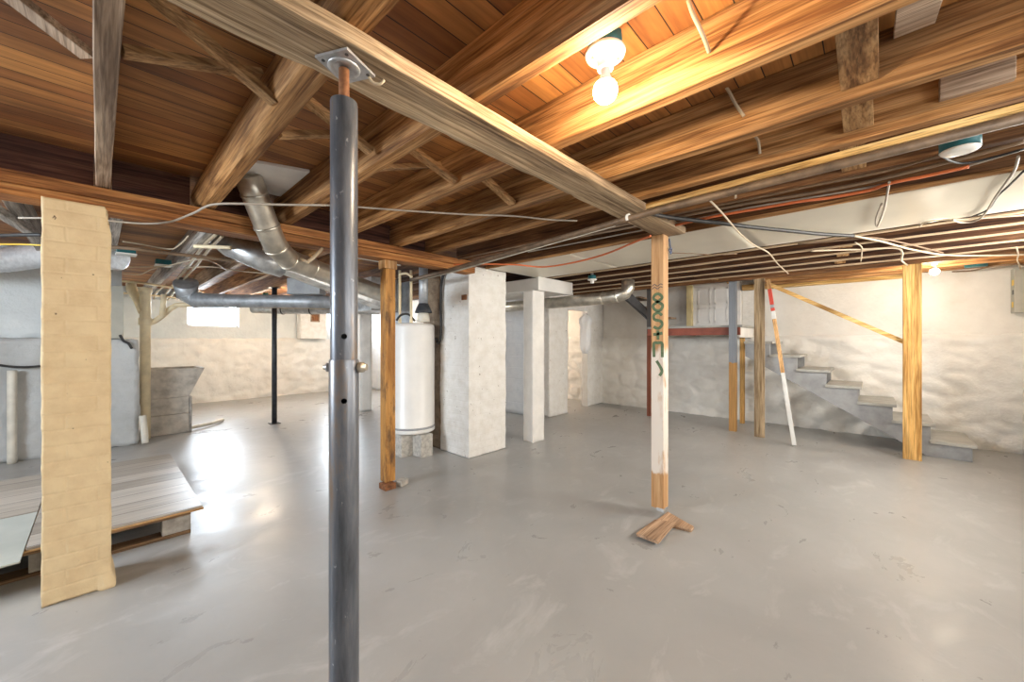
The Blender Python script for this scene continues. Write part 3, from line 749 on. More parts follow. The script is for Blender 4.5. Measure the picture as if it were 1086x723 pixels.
# upper flight
g = thing('upper_stairs', (6.6, 2.9, 1.476), 'short dark flight of stairs rising left from the landing into the ceiling', 'stairs')
MB().prism([(2.50, 1.478), (2.60, 1.478), (3.42, 2.20), (3.20, 2.20)], 'x', 6.32, 6.355).build('stringer', 'dark_grey_paint', g, .002)
MB().prism([(2.64, 1.48), (2.67, 1.478), (3.45, 2.185), (3.43, 2.20)], 'x', 6.36, 6.90).build('soffit', 'dark_grey_paint', g)
for k in range(3): MB().box(6.36, 6.9, 2.52+.21*k, 2.76+.21*k, 1.63+.18*k, 1.66+.18*k).build('tread', 'joist_pale', g, .003)
# white panel door above the landing, with its yellow frame
g = MB().box(6.925, 6.965, 1.64, 2.25, 1.478, 2.19).build('door_2', 'white_enamel'); struct(g)
for (a, c_) in ((1.72, 1.92), (1.98, 2.18)):
    for (z0, z1) in ((1.56, 1.80), (1.86, 2.12)):
        f = MB(); f.box(6.919, 6.926, a, c_, z0, z0+.02); f.box(6.919, 6.926, a, c_, z1-.02, z1); f.box(6.919, 6.926, a, a+.02, z0, z1); f.box(6.919, 6.926, c_-.02, c_, z0, z1)
        f.build('panel_moulding', 'white_enamel', g)
struct(MB().box(6.88, 6.965, 2.255, 2.345, 1.478, 2.2).build('trim_4', 'cream_trim', bevel=.003))
struct(MB().box(6.90, 6.965, 1.53, 1.635, 1.478, 2.2).build('trim_5', 'white_paint', bevel=.003))
o = MB().box(6.84, 6.96, -.35, 1.50, 2.04, 2.12).build('sill_plate', 'yellow_pine_long', bevel=.003); tag(o, 'yellow pine sill plate along the top of the wall above the stairs', 'timber')

def post(x0, x1, y0, y1, z0, z1, mat, label):
    o = MB().box(x0, x1, y0, y1, z0, z1).build('wooden_post', mat, bevel=.003); return tag(o, label, 'post')
post(5.995, 6.065, 1.385, 1.475, 0, 2.20, 'post_blue_top', 'post painted blue grey above and bare orange below, at the landing corner')
post(6.66, 6.72, 1.43, 1.49, 0, 1.334, 'yellow_pine', 'short pine prop under the landing behind the blue grey post')
post(5.86, 5.90, 1.03, 1.145, 0, 2.20, 'grey_stud', 'dull grey brown stud standing at the top of the stairs')
post(6.245, 6.305, 2.695, 2.765, 0, 2.20, 'post_red_bottom', 'dark post with red brown lower half at the left end of the landing')
post(5.835, 5.875, -.365, -.225, 0, JZ-.002, 'yellow_pine', 'bright yellow pine post in front of the lower stairs')
o = MB().bar((5.92, .99, 1.985), (5.92, -.36, 1.165), .04, .045).build('handrail', 'yellow_pine_long', bevel=.003); tag(o, 'sloping pine handrail from the grey brown stud to the yellow post', 'handrail')
# painted stick leaning on the stud
g = thing('leaning_stick', (5.646, .693, 0), 'long thin stick with red label top and white foot, leaning on the stud', 'stick')
pa, pb = Vector((5.65, .69, .012)), Vector((5.835, .985, 2.03))
def seg(t0, t1, name, mat, w=.042, h=.02):
    return MB().bar(pa+(pb-pa)*t0, pa+(pb-pa)*t1, w, h, (1, 0, 0)).build(name, mat, g, .002)
seg(0, .42, 'white_end', 'white_label'); seg(.421, .75, 'middle', 'post_wood')
seg(.751, .80, 'white_band', 'white_label'); seg(.801, .82, 'red_band', 'red_label'); seg(.821, .84, 'grey_band', 'steel_plate'); seg(.841, .94, 'red_band', 'red_label'); seg(.941, 1, 'top_end', 'post_wood')

# ------------------------------------------------------------------ water heater
hx, hy = 2.42, 3.80
g = thing('water_heater', (hx, hy, .24), 'tall white cylindrical water heater on concrete blocks behind the stained post', 'water heater')
MB().lathe((hx, hy, 0), [(.02, .245), (.235, .245), (.245, .255), (.245, .30), (.243, .303), (.243, 1.40), (.236, 1.43), (.20, 1.445), (.02, 1.45)], 48).build('tank', 'white_enamel', g)
MB().lathe((hx, hy, 0), [(.247, .29), (.247, .312)], 48).build('base_band', 'grey_paint', g)
hood = atd(449, 343, 4.28)
hd_ = MB().lathe((hood.x, hood.y, 1.46), [(.07, 0), (.065, .06), (.05, .11)], 20).build('draft_hood', 'pale_pipe', g)
MB().lathe((hood.x, hood.y, 1.56), [(.095, 0), (.09, .02), (.055, .10), (.05, .105)], 20).build('hood_cap', 'black_iron', hd_)
MB().lathe((hood.x, hood.y, 1.66), [(.05, 0), (.05, .40)], 16).build('flue', 'galvanized_dull', g)
for u in (424, 436):
    p = atd(u, 343, 4.22); MB().lathe((p.x, p.y, 1.44), [(.018, 0), (.018, .04), (.014, .05), (.014, .58)], 12).build('water_pipe', 'cream_pipe', g)
p = atd(428, 342, 4.2)
cable([(p.x-.07, p.y+.03, 1.47), (p.x-.03, p.y, 1.53), (p.x+.04, p.y-.03, 1.54), (p.x+.11, p.y-.05, 1.47)], .012, 'black_rubber', 'black curved hose on top of the water heater', 'hose', 'hose')
for k, (dx, dy, lb) in enumerate([(-.14, -.03, 'concrete block under the water heater, next to the stained post'), (.0, -.19, 'concrete block under the water heater, nearest the camera by the chimney'), (.06, .12, 'concrete block hidden behind, under the back of the water heater')]):
    o = MB().box(hx+dx-.075, hx+dx+.075, hy+dy-.09, hy+dy+.09, 0, .24).build('concrete_block', 'block_concrete', bevel=.006); tag(o, lb, 'concrete block', 'blocks under the heater')
o = MB().box(2.66, 2.69, 4.25, 4.75, 0, 2.0).build('metal_panel', 'galvanized_dull', bevel=.004); tag(o, 'grey sheet metal panel behind the water heater flue', 'panel')
# black conduit looping down the chimney face
cable([atx(483, 283, 2.66), atx(474, 287, 2.655), atx(469, 296, 2.65), atx(467.5, 320, 2.65), atx(468, 345, 2.65), atx(467, 360, 2.65), atx(464, 363, 2.65), atx(462.5, 358, 2.65)], .016, 'black_rubber', 'thick black conduit curving down the corner of the white chimney', 'conduit', 'conduit')

# ------------------------------------------------------------------ ducts
def elbow_rings(m_, pts, r, every, rr=1.06):
    for q, d in every: m_.lathe(Vector(q)-Vector(d).normalized()*.01, [(r*.99, 0), (r*rr, .004), (r*rr, .016), (r*.99, .02)], 24, d)
D1 = [atd(262, 186, 2.28), atd(270, 206, 2.36), atd(283, 240, 2.47), atd(293, 262, 2.58), atd(306, 275, 2.72), atd(330, 284, 2.95), atd(365, 297, 3.25), atd(404, 311, 3.65)]
D1[0].z = 2.235
g = thing('round_duct', D1[3], 'crooked silver round duct dropping past the girder from a ceiling boot', 'duct')
b_ = MB().tube(D1, .073, 28).build('pipe', 'warm_metal', g)
for i in (1, 2, 3, 4, 5):
    d = (D1[min(i+1, 7)]-D1[max(i-1, 0)]); m_ = MB(); elbow_rings(m_, None, .073, [(D1[i], d)], 1.07); m_.build('seam_band', 'warm_metal', b_)
mid = D1[4]; m_ = MB().tube([mid+Vector((.05, -.08, .0)), mid+Vector((.09, -.10, -.02)), mid+Vector((.14, -.09, .03)), mid+Vector((.2, -.07, .1))], [.012, .014, .014, .012], 8); o = m_.build('loose_strap', 'white_cable'); tag(o, 'loose pale strap hanging beside the crooked silver duct', 'strap')
o = MB().prism([(.505, 2.52), (.84, 2.40), (.845, 2.95), (.505, 2.95)], 'z', 2.232, 2.249).build('ceiling_boot_plate', 'white_paint', bevel=.002); tag(o, 'white plate on the ceiling around the top of the crooked silver duct', 'plate')
D2 = [atd(232, 250, 3.5), atd(245, 259, 3.5), atd(265, 268, 3.5), atd(285, 278, 3.55), atd(300, 284, 3.65)]
g = thing('round_duct', D2[2], 'dull silver duct below the girder running right into a flat duct', 'duct')
MB().tube(D2, [.10, .115, .115, .105, .095], 24).build('pipe', 'galvanized', g)
E1 = atd(404, 324, 4.5)
MB().bar(D2[-1], E1, .20, .075).build('flat_run', 'galvanized', g, .004)
D3 = [atd(197, 300, 4.9), atd(199, 312, 5.0), atd(208, 318, 5.0), atd(240, 319, 5.0), atd(300, 319.5, 5.0), atd(386, 321, 5.0)]
g = thing('round_duct', D3[3], 'long level grey duct in front of the back windows', 'duct')
b_ = MB().tube(D3, [.13, .12, .10, .085, .082, .082], 24).build('pipe', 'galvanized_dull', g)
for i in (1, 2, 3): m_ = MB(); elbow_rings(m_, None, [.0, .12, .10, .085][i], [(D3[i], D3[min(i+1, 5)]-D3[i-1])], 1.05); m_.build('seam_band', 'galvanized_dull', b_)
bx = atd(324, 304, 4.9); o = MB().bar(bx-Vector((RGT[0], RGT[1], 0))*.19, bx+Vector((RGT[0], RGT[1], 0))*.22, .16, .20).build('duct_box', 'grey_paint', bevel=.004)
tag(o, 'grey rectangular duct fitting on top of the long level duct', 'duct')
D4 = [atd(268, 327, 6.3), atd(300, 328, 6.3), atd(330, 328, 6.3), atd(402, 328.5, 6.3)]
g = thing('round_duct', D4[1], 'dark silver pipe under the long grey duct near the vent box', 'duct'); MB().tube(D4, .075, 20).build('pipe', 'galvanized', g)
for i in (1, 2): m_ = MB(); elbow_rings(m_, None, .075, [(D4[i], D4[3]-D4[0])], 1.12); m_.build('clamp', 'black_iron', g)
# plenum where the runs meet
o = MB().box(2.24, 2.60, 4.42, 4.86, 1.62, 2.03).build('plenum', 'galvanized', bevel=.006); tag(o, 'galvanized plenum box where the ducts meet behind the stained post', 'duct')
# vent pipe right of the chimney
D5 = [atd(515, 327.5, 6.2), atd(560, 323.5, 5.75), atd(600, 320, 5.35), atd(640, 316, 4.95), atd(655, 314, 4.8), atd(663, 311, 4.76), atd(666, 305, 4.76), atd(666, 298, 4.78)]
g = thing('round_duct', D5[3], 'silver vent pipe running from behind the chimney to an elbow', 'duct')
b_ = MB().tube(D5, .078, 24).build('pipe', 'warm_metal', g)
for i in (1, 3, 4): m_ = MB(); elbow_rings(m_, None, .078, [(D5[i], D5[i+1]-D5[i-1])], 1.07); m_.build('seam_band', 'warm_metal', b_)
# silver flexible duct at left edge
pts = smooth_path([(-1.5, 6.35, 1.93), (-1.0, 6.1, 1.95), (-.63, 5.95, 2.0), (-.37, 5.65, 2.045), (-.1, 5.3, 2.05), (.12, 5.0, 2.0)], 14)
o = MB().tube(pts, [.105+(.008 if i % 2 else -.007) for i in range(len(pts))], 24).build('flexible_duct', 'foil'); tag(o, 'shiny silver flexible duct at the left edge behind the cream pier', 'duct')

# ------------------------------------------------------------------ laundry corner
g = thing('laundry_sink', (.66, 7.0, 0), 'old grey concrete laundry sink on a stand by the back wall', 'sink')
sx0, sx1, sy0, sy1 = .42, 1.02, 6.88, 7.46
def basin():
    m_ = MB(); t = .035
    o_ = [[(sx0, sy0, .875), (sx1, sy0, .875), (sx1, sy1, .875), (sx0, sy1, .875)], [(sx0, sy0, .49), (sx1-.17, sy0, .49), (sx1-.17, sy1, .49), (sx0, sy1, .49)]]
    i_ = [[(sx0+t, sy0+t, .875), (sx1-t, sy0+t, .875), (sx1-t, sy1-t, .875), (sx0+t, sy1-t, .875)], [(sx0+t, sy0+t, .53), (sx1-.17-t, sy0+t, .53), (sx1-.17-t, sy1-t, .53), (sx0+t, sy1-t, .53)]]
    return m_.loft([o_[1], o_[0], i_[0], i_[1]])
basin().build('basin', 'sink_concrete', g, .006)
MB().box(sx0+.01, sx1-.17, sy0+.01, sy1-.02, .262, .488).build('stand_block', 'sink_concrete', g, .008)
MB().box(sx0+.0, sx1-.17, sy0+.0, sy1-.02, 0, .26).build('stand_block', 'sink_concrete', g, .008)
MB().box(sx1-.168, sx1-.14, sy0+.0, sy0+.10, 0, .488).build('stand_leg', 'concrete', g, .006)
g = thing('faucet', (.40, 6.86, .86), 'small brass tap with hose above the left side of the laundry sink', 'faucet')
m_ = MB().tube(smooth_path([(.37, 6.86, .90), (.40, 6.86, .90), (.44, 6.87, .90), (.46, 6.88, .885)]), .012, 10); m_.build('spout', 'copper', g)
MB().lathe((.40, 6.86, .91), [(.012, 0), (.012, .03), (.024, .035), (.024, .045)], 12).build('handle', 'rust', g)
cable([(.86, 6.93, .05), (.97, 7.0, .045), (1.10, 7.10, .04), (1.25, 7.28, .035), (1.31, 7.36, .03)], .026, 'pale_pipe', 'pale drain pipe lying on the floor beside the laundry sink', 'pipe', 'drain_pipe')
# soil stack
g = thing('soil_stack', (.40, 6.78, 0), 'cream painted soil stack pipe with branches behind the laundry sink', 'pipe')
MB().lathe((.405, 6.80, 0), [(.052, 0), (.052, 1.45), (.066, 1.46), (.066, 1.54), (.055, 1.55), (.055, 1.86), (.068, 1.87), (.068, 1.93)], 24).build('main_pipe', 'cream_pipe', g)
MB().tube([(.385, 6.80, 1.62), (.35, 6.88, 1.76), (.29, 7.02, 1.92), (.285, 7.06, 1.99)], [.05, .05, .056, .05], 18).build('branch', 'cream_pipe', g)
pts = [(.40, 6.80, 1.45), atd(163, 341, 5.02), atd(172, 335, 5.05), atd(184, 325.5, 5.1), atd(200, 323, 5.15), atd(280, 324, 5.6), atd(345, 325.5, 6.0)]
MB().tube(smooth_path(pts), .032, 14).build('side_pipe', 'cream_pipe', g)
MB().tube([atd(172, 335, 5.0), atd(173, 322, 5.0), atd(174, 312, 5.0)], .03, 12).build('riser', 'cream_pipe', g)
cable([(.36, 6.45, .35), (.375, 6.43, .12), (.38, 6.42, .02)], .035, 'pale_pipe', 'short pale pipe at the foot of the projecting wall by the sink', 'pipe', 'drain_pipe')
cable([(-.607, 6.43, 0), (-.607, 6.43, .5), (-.607, 6.43, .95)], .035, 'pale_pipe', 'upright pale pipe against the grey wall at the left edge', 'pipe', 'wall_pipe')
cable([aty(-20, 384, 6.44), aty(15, 389, 6.43), aty(45, 388, 6.43), aty(80, 384, 6.44)], .012, 'black_rubber', 'dark cable sagging across the grey wall at the left edge', 'cable')
# grey electrical box on the projecting wall
g = MB().box(-.02, .20, 6.50, 6.60, 1.28, 1.90).build('utility_box', 'panel_grey', bevel=.004); tag(g, 'tall grey metal box standing on the projecting wall beside the pier', 'box')
cable([(.17, 6.49, 1.32), (.20, 6.47, 1.25), (.24, 6.46, 1.22), (.27, 6.47, 1.16)], .014, 'black_rubber', 'short black cord below the tall grey metal box', 'cord')
# vent box on the back wall
g = thing('vent_box', (3.48, 9.78, 1.30), 'white masonry box with small square vent hole on the back wall', 'vent')
vb = MB().box(3.18, 3.77, 9.66, 9.92, 1.30, 2.0).build('body', 'chimney_paint', g, .02)
f = MB(); f.box(3.40, 3.60, 9.645, 9.665, 1.70, 1.725); f.box(3.40, 3.60, 9.645, 9.665, 1.865, 1.89); f.box(3.40, 3.425, 9.645, 9.665, 1.70, 1.89); f.box(3.575, 3.60, 9.645, 9.665, 1.70, 1.89); f.build('vent_frame', 'joist_pale', vb)
MB().box(3.42, 3.58, 9.655, 9.664, 1.72, 1.87).build('vent_cover', 'rust', vb)

# ------------------------------------------------------------------ low pallets with flooring on top
def pallet(x0, x1, y0, y1, label, top_mat, top_label):
    g = thing('pallet', ((x0+x1)/2, (y0+y1)/2, 0), label, 'pallet', 'floor pallets')
    for yy in (y0, (y0+y1)/2-.05, y1-.10):
        MB().box(x0, x1, yy, yy+.10, 0, .022).build('bottom_board', 'pallet_wood', g, .002)
        for xx in (x0, (x0+x1)/2-.07, x1-.14): MB().box(xx, xx+.14, yy, yy+.10, .023, .12).build('block', 'concrete', g, .004)
    for k in range(7):
        yy = y0+(y1-y0-.10)*k/6; MB().box(x0, x1, yy, yy+.10, .121, .145).build('deck_board', 'pallet_wood', g, .002)
    return g
pallet(-.78, .41, 3.255, 4.40, 'wooden pallet under the plank flooring behind the cream pier', None, None)
o = MB().box(-.80, .47, 3.215, 4.50, .146, .158).build('plywood_sheet', 'raw_plywood', bevel=.002); tag(o, 'thin plywood sheet lying between the pallet and the plank flooring', 'plywood')
o = MB().box(-.26, .465, 3.22, 4.92, .159, .172).build('plank_flooring', 'vinyl_planks', bevel=.002); tag(o, 'sheet of grey brown plank flooring lying on the pallet right of the cream pier', 'flooring')
o = MB().box(-1.3, -.265, 3.88, 4.92, .159, .172).build('plank_flooring', 'vinyl_planks', bevel=.002); tag(o, 'brown plank flooring left of the cream pier, behind the pale hardboard', 'flooring')
o = MB().box(-1.3, -.265, 3.06, 3.875, .159, .168).build('hardboard_sheet', 'hardboard', bevel=.002); tag(o, 'pale green grey hardboard sheet on the pallet left of the cream pier', 'board')
pallet(-2.0, -.80, 3.10, 4.30, 'wooden pallet under the pale hardboard sheet at the left edge', None, None)

# ------------------------------------------------------------------ lamps
def lampholder(c_, label, lit, group='porcelain lampholders', box=True, rb=.036, dz=0):
    """c_: centre of the porcelain plate's top face"""
    c_ = Vector(c_); g = thing('lampholder', c_, label, 'lamp', group)
    if box: MB().lathe(c_, [(.052, .001), (.052, .042), (.045, .047)], 8).build('junction_box', 'teal_plastic', g)
    pb_ = MB().lathe(c_, [(.058, 0), (.060, -.004), (.057, -.012), (.030, -.020), (.026, -.024), (.023, -.045), (.024, -.052), (.020, -.052)], 32).build('porcelain_base', 'porcelain', g)
    for s_ in (-1, 1): MB().lathe(c_+Vector((s_*.028, -s_*.028, -.0185)), [(.005, 0), (.005, -.004)], 10).build('screw', 'bolt_metal', pb_)
    if box: MB().box(c_.x-.012, c_.x+.012, c_.y-.012, c_.y+.012, c_.z+.047, SUB-.001).build('hanger', 'steel_plate', g)
    if lit is not None:
        zz = c_.z-.053
        MB().lathe((c_.x, c_.y, zz), [(.013, 0), (.013, -.012), (.016, -.022), (.022, -.034), (.0305, -.0455)], 20).build('bulb_neck', 'white_plastic', pb_)
        prof = [(.0305, -.0455)]+[(rb*math.cos(t), -.064-rb*math.sin(t)) for t in [(-.35+1.92*k/10) for k in range(11)]]
        MB().lathe((c_.x, c_.y, zz), prof, 24).build('bulb', lit, pb_)
    return g
lampholder((1.045, .592, 2.122), 'lit bulb in a porcelain lampholder on a teal box, top centre', 'bulb_lit')
o = MB().box(.918, .992, .57, .62, 2.145, 2.165).build('bracket', 'steel_plate'); tag(o, 'small steel bracket fixing the teal lamp box to the joist', 'bracket')
lampholder(atd(991, 275, 4.10)+Vector((0, 0, -.01)), 'far lit bulb near the ceiling right of the yellow pine post', 'bulb_lit_far')
p = atz(1018, 159, 2.02)
g = thing('junction_box', p, 'teal junction box with white round cover near the upper right edge', 'junction box')
MB().lathe(p, [(.058, .003), (.058, .085), (.05, .088)], 20).build('body', 'teal_plastic', g)
MB().lathe(p, [(.056, .002), (.058, 0), (.052, -.008), (.03, -.012)], 28).build('cover', 'porcelain', g)
p = atz(1035, 283, 2.06); o = MB().lathe(p, [(.085, 0), (.085, .05), (.07, .055)], 20).build('junction_box', 'teal_plastic'); tag(o, 'round teal junction box right of the far lit bulb', 'junction box')
lampholder(atz(628, 296, 2.04), 'unlit porcelain lampholder with pull chain above the silver vent pipe', None)
p = atz(689, 298, 2.05); 
p = atz(596, 293, 2.05); 
for i, (u, v, lb) in enumerate([(134, 269, 'teal junction box with white cover hanging right of the cream pier top'), (173, 281, 'small teal junction box beside the white painted joist')]):
    p = atz(u, v, 2.03); g = thing('junction_box', p, lb, 'junction box'); MB().box(p.x-.06, p.x+.06, p.y-.06, p.y+.06, p.z, p.z+.05).build('body', 'teal_plastic', g, .004)
    MB().box(p.x-.066, p.x+.066, p.y-.066, p.y+.066, p.z-.012, p.z-.001).build('cover', 'porcelain', g, .003)
# unseen bulbs added to even out the brightness, the same fittings
lampholder((2.1, 8.2, 2.09), 'lit bulb near the back wall, hidden behind the long grey duct', 'bulb_lit_unseen')
lampholder((6.1, 5.6, 2.08), 'unseen lit bulb in the room beyond the doorway', 'bulb_lit_unseen')
lampholder((3.6, 7.6, 2.08), 'added lit bulb behind the chimney, hidden from view', 'bulb_lit_unseen')

# electrical panel on the end wall
g = thing('breaker_box', (7.0, -1.15, 1.54), 'grey electrical panel with yellow stickers at the right edge', 'breaker box')
cb_ = MB().box(6.83, 7.20, -1.20, -1.12, 1.56, 2.05).build('cabinet', 'panel_grey', g, .004)
for (x0, x1, z0, z1, mt, nm) in ((6.86, 6.92, 1.62, 1.68, 'yellow_label', 'sticker'), (6.84, 6.92, 1.86, 1.92, 'yellow_label', 'sticker'), (6.845, 6.90, 1.76, 1.81, 'dark_label', 'breaker_window')):
    MB().box(x0, x1, -1.1195, -1.117, z0, z1).build(nm, mt, cb_)

# white plastic bag on the door jamb
bg = aty(621, 334, 3.93); g = thing('plastic_bag', bg, 'limp white plastic bag hanging beside the doorway', 'bag')
rings = []
for k in range(15):
    t = k/14; z = bg.z+.02-.74*t; w = 1.12*[.02, .07, .105, .10, .085, .08, .085, .09, .092, .09, .085, .08, .07, .05, .025][k]
    rings.append([(bg.x+RGT[0]*w*math.cos(a)*(1+.18*math.sin(5*a+.35*k))+.012*math.sin(3*a+k*.7)-.02*t, bg.y+RGT[1]*w*math.cos(a)+.045*math.sin(a)*(.4+w*5)*(1+.3*math.sin(4*a+.3*k)), z+.008*math.sin(4*a+k)) for a in [2*math.pi*j/20 for j in range(20)]])
MB().loft(rings, True).build('body', 'white_plastic', g)
MB().tube([bg+Vector((0, 0, .0)), bg+Vector((0, 0, .08)), bg+Vector((0, .0, .16))], .006, 6).build('handle', 'white_plastic', g)

# ------------------------------------------------------------------ pipes and cables overhead
o = MB().tube([(2.04, -1.15, 1.985), (2.15, .9, 1.985), (2.262, 3.0, 1.915), (2.27, 3.6, 1.90)], .019, 14).build('conduit', 'old_pipe'); tag(o, 'long brown pipe running under the joists and the flat beam', 'conduit')
o = MB().bar((2.055, -1.18, 2.022), (2.155, .955, 2.022), .028, .03).build('wood_strip', 'yellow_pine_long', bevel=.003); tag(o, 'pale wood strip lying along the top of the long brown pipe', 'wood strip')
o = MB().tube([(2.235, 1.2, 1.99), (2.32, 2.9, 1.92), (2.33, 3.5, 1.905)], .013, 12).build('conduit', 'pale_pipe'); tag(o, 'slim pale conduit beside the brown pipe, towards the chimney', 'conduit')
p = Vector((2.16, 1.07, 1.985)); o = MB().lathe(p-Vector((0, .008, 0)), [(.024, 0), (.024, .016)], 16, (0, 1, 0)).build('pipe_strap', 'porcelain'); tag(o, 'white strap holding the conduit under the flat beam', 'strap')
zc = 2.035
def Z(l, z=zc): return [atz(u, v, z) for u, v in l]
cable(Z([(20, 231), (90, 232), (150, 237), (180, 235), (205, 226), (225, 217), (262, 216), (300, 217), (345, 217.5)], 1.93), .0055, 'grey_cable', 'grey cable crossing the girder from the cream pier to the steel jack post')
cable(Z([(345, 217.5), (380, 219.5), (440, 224), (500, 227.5), (545, 229), (585, 233), (612, 234)], 2.045), .0055, 'grey_cable', 'grey cable crossing the joists right of the steel jack post')
cable(Z([(470, 281), (500, 280), (545, 280.5), (575, 283), (605, 279), (640, 270), (672, 257), (690, 250)], 1.99), .008, 'orange_cable', 'orange cable sagging between the chimney and the graffiti post')
cable(Z([(715, 239), (760, 229), (800, 222), (846, 214), (880, 209.5), (920, 202), (945, 194), (985, 186), (1028, 176.5)], 2.03), .008, 'orange_cable', 'orange cable along the near edge of the cream ceiling sheet')
cable(Z([(688, 226), (715, 231), (760, 236), (800, 241), (840, 245), (870, 248), (905, 250)], 2.015), .013, 'black_rubber', 'thick black cable bundle crossing the cream ceiling sheet')
cable(Z([(905, 250), (935, 256), (965, 264), (1000, 270), (1040, 271), (1086, 270)], 2.03), .008, 'white_cable', 'pale cable continuing the black bundle towards the electrical panel')
cable(Z([(750, 210), (765, 225), (785, 248), (800, 260), (815, 268), (825, 280), (836, 290)], 2.0), .0055, 'white_cable', 'white wire hanging in front of the cream ceiling sheet')
cable(Z([(560, 262), (620, 250), (668, 241), (720, 230), (790, 216), (846, 207), (910, 195), (1000, 173), (1086, 150)], 2.04), .009, 'brown_cable', 'brown cable run just above the orange cable at upper right', group='cables along the joist')
cable(Z([(560, 267), (640, 252), (720, 236), (790, 221), (850, 211), (930, 197), (1010, 180), (1086, 158)], 2.045), .0055, 'grey_cable', 'grey cable alongside the brown cable run at upper right', group='cables along the joist')
cable(Z([(480, 276), (560, 259), (640, 243), (720, 226), (800, 210), (860, 197), (940, 181), (1010, 160)], 2.045), .006, 'brown_cable', 'thin dark cable below the conduit leading to the teal box', group='cables along the joist')
cable(Z([(943, 193), (941, 205), (938, 220), (934, 232), (930, 240), (929, 232), (935, 216)], 2.03), .0055, 'grey_cable', 'short cable loop hanging over the middle of the cream sheet')
cable(Z([(1080, 166), (1076, 180), (1066, 195), (1055, 210), (1045, 226), (1035, 234), (1020, 236), (1010, 233)], 2.03), .0055, 'grey_cable', 'grey cable crossing the cream sheet near the right edge')
cable(Z([(1086, 181), (1070, 197), (1058, 208), (1048, 222), (1030, 230)], 2.03), .005, 'black_rubber', 'thin black cable beside the grey one near the right edge')
cable(Z([(976, 240), (980, 236), (1000, 233), (1030, 232), (1086, 228)], 2.04), .0055, 'white_cable', 'pale cable along the far edge of the cream sheet')
cable(Z([(860, 266), (890, 265), (920, 264), (950, 263), (957, 268), (956, 276), (962, 281)], 2.04), .008, 'white_cable', 'white cable curling down onto the yellow post top')
cable(Z([(907, 257), (914, 262), (914, 268), (913, 277)], 2.04), .005, 'white_cable', 'short white wire end hanging left of the yellow post')
cable(Z([(846, 259), (900, 254), (925, 252), (960, 258), (1000, 268)], 2.045), .006, 'brown_cable', 'thin brown cable across the joists above the yellow post')
cable(Z([(1010, 288), (1030, 287), (1050, 283), (1075, 280), (1086, 281)], 2.05), .008, 'brown_cable', 'brown cable sagging beside the far teal box')
cable(Z([(1078, 262), (1080, 270), (1079, 276), (1082, 284), (1080, 292)], 2.03), .0055, 'white_cable', 'white cable dropping into the electrical panel')
cable(Z([(1000, 161), (1003, 168), (1020, 173), (1045, 169), (1086, 158)], 2.03), .005, 'black_rubber', 'thin black wire looping below the teal box with white cover')
# stubs through the bright joists
cable([atx(730, 0, 1.15)+Vector((0, 0, .0)), atx(735, 15, 1.16), atx(745, 36, 1.2), atx(752, 55, 1.276)], .006, 'white_cable', 'white cable slanting across the bay right of the lit bulb')
cable([atx(765, 88, 1.69), atx(772, 95, 1.70), atx(780, 110, 1.71), atx(789, 123, 1.718)], .006, 'white_cable', 'short white cable entering the second joist right of the bulb')
cable([atx(799, 143, 2.05), atx(804, 149, 2.06), atx(806, 163, 2.075)], .006, 'white_cable', 'short white cable stub above the conduit, right of the flat beam')
# white clips and stubs
for i, (u, v, lb) in enumerate([(780, 203, 'white cable end hanging below the conduit, left of the cream sheet')]):
    p = atz(u, v, 2.03); cable([p+Vector((0, 0, .02)), p, p+Vector((.0, 0, -.035))], .006, 'white_cable', lb)
cable([atz(492, 114, 2.13)+Vector((-.0, 0, 0)), atz(520, 86, 2.13), atz(538, 76, 2.13)], .004, 'white_cable', 'thin white wire along the side of the joist left of the lit bulb')
# beyond the girder on the left
zc2 = 2.0
cable(Z([(230, 248), (215, 262), (200, 282), (185, 300), (172, 316), (163, 322), (165, 312), (176, 302)], 2.045), .013, 'white_cable', 'white cable clipped along the left of the white painted joist')
cable(Z([(236, 250), (222, 264), (206, 284), (190, 302), (178, 318), (168, 326), (158, 332)], 2.04), .013, 'white_cable', 'white cable clipped along the right of the white painted joist')
cable(Z([(118, 262), (145, 264), (175, 268), (210, 272), (250, 277), (300, 283)], 1.985), .014, 'brown_cable', 'brown pipe crossing the far joists right of the cream pier', 'pipe', 'pipe')
cable(Z([(206, 261), (235, 262), (245, 262.5)], 1.975), .014, 'cream_pipe', 'cream pipe stub below the girder left of the dull silver duct', 'pipe', 'pipe')
cable(Z([(115, 297), (150, 300), (190, 306), (215, 310)], 2.0), .014, 'cream_pipe', 'thin cream pipe crossing above the soil stack', 'pipe', 'pipe')
cable(Z([(118, 310), (150, 312), (190, 316)], 1.93), .014, 'cream_pipe', 'second cream pipe just above the soil stack branch', 'pipe', 'pipe')
cable(Z([(130, 256), (150, 259), (180, 264), (190, 260), (200, 250)], 2.012), .0055, 'white_cable', 'white wire sagging right of the cream pier below the girder')
cable(Z([(118, 283), (150, 283), (175, 282), (215, 275), (240, 286)], 2.012), .0055, 'white_cable', 'white wire looping past the small teal box')
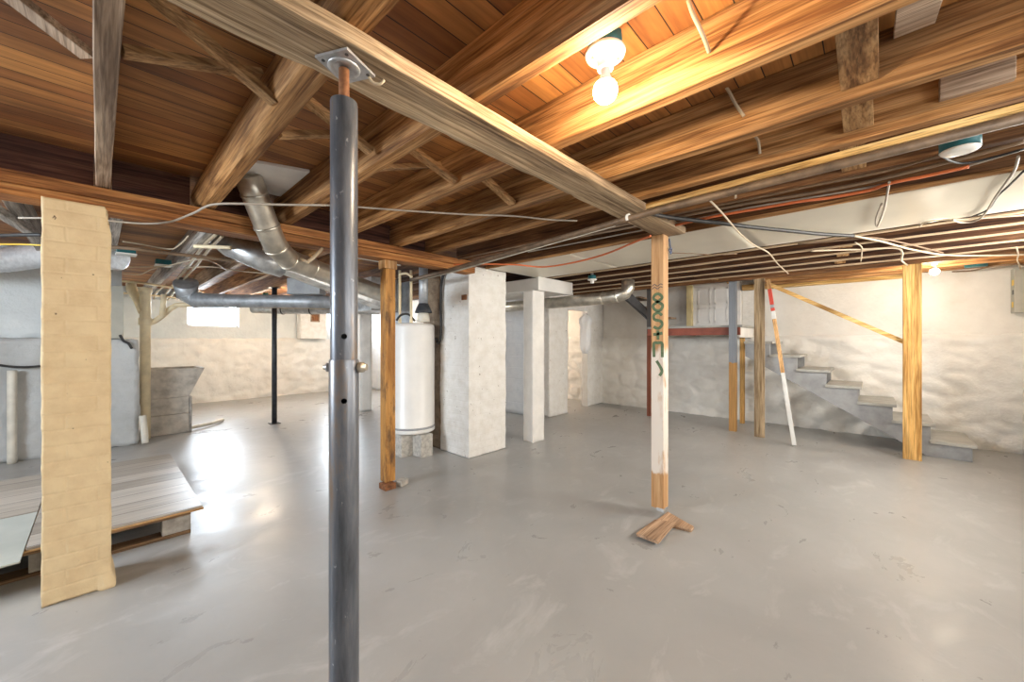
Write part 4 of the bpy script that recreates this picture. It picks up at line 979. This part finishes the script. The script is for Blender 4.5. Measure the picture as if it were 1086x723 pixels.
cable(Z([(130, 290), (148, 291), (160, 286), (170, 283)], 2.03), .006, 'white_cable', 'thin white wire dipping left of the small teal box')
cable(Z([(195, 284), (225, 283), (260, 288), (300, 291)], 2.012), .0055, 'white_cable', 'white wire crossing above the long grey duct')
cable(Z([(-10, 250), (20, 249), (45, 249)], 1.96), .012, 'black_rubber', 'black pipe at the left edge above the flexible duct', 'pipe', 'pipe')
cable(Z([(-10, 259), (20, 259), (45, 260)], 2.03), .007, 'yellow_label', 'thin yellow cable at the left edge above the flexible duct')
# grey framing at the left edge
o = MB().bar((-.52, 3.14, 2.03), (-.30, 4.6, 2.03), .05, .05).build('framing_strip', 'joist_grey', bevel=.003); tag(o, 'slanting grey painted framing strip at the left edge below the girder', 'timber')
o = MB().box(-.62, .02, 3.145, 3.19, 1.955, 2.03).build('framing_strip', 'girder_pale', bevel=.003); tag(o, 'pale strip along the back of the girder behind the cream pier', 'timber')
# galvanized / conduit lines over the water heater
cable([atd(350, 268, 3.5), atd(402, 277, 3.75), atd(425, 281, 3.8)], .010, 'pale_pipe', 'pale pipe crossing behind the stained post top', 'pipe', 'pipe')
cable([atd(423, 291, 4.2), atd(431, 290, 4.2), atd(437, 294, 4.2)], .013, 'cream_pipe', 'cream cross pipe joining the two water heater pipes', 'pipe', 'pipe')

# small blue grey wire knot on the graffiti post, and its loose end
kn = Vector((gx+.095, gy-.004, 1.90))
cable([kn+Vector((.0, .0, .09)), kn+Vector((.008, -.004, .04)), kn+Vector((.014, -.010, .0)), kn+Vector((-.012, -.012, -.012)), kn+Vector((-.020, -.008, .008)), kn+Vector((.006, -.014, .016)), kn+Vector((.020, -.006, -.006)), kn+Vector((-.006, -.012, -.022))], .0055, 'blue_wire', 'small blue grey knot of wire tied near the top of the graffiti post', 'wire', 'wire_knot')
cable([kn+Vector((.022, -.008, -.01)), kn+Vector((.10, -.12, -.02)), kn+Vector((.22, -.26, -.03)), kn+Vector((.33, -.36, -.02))], .003, 'brown_cable', 'thin dark wire running from the wire knot on the graffiti post', 'wire', 'loose_wire')
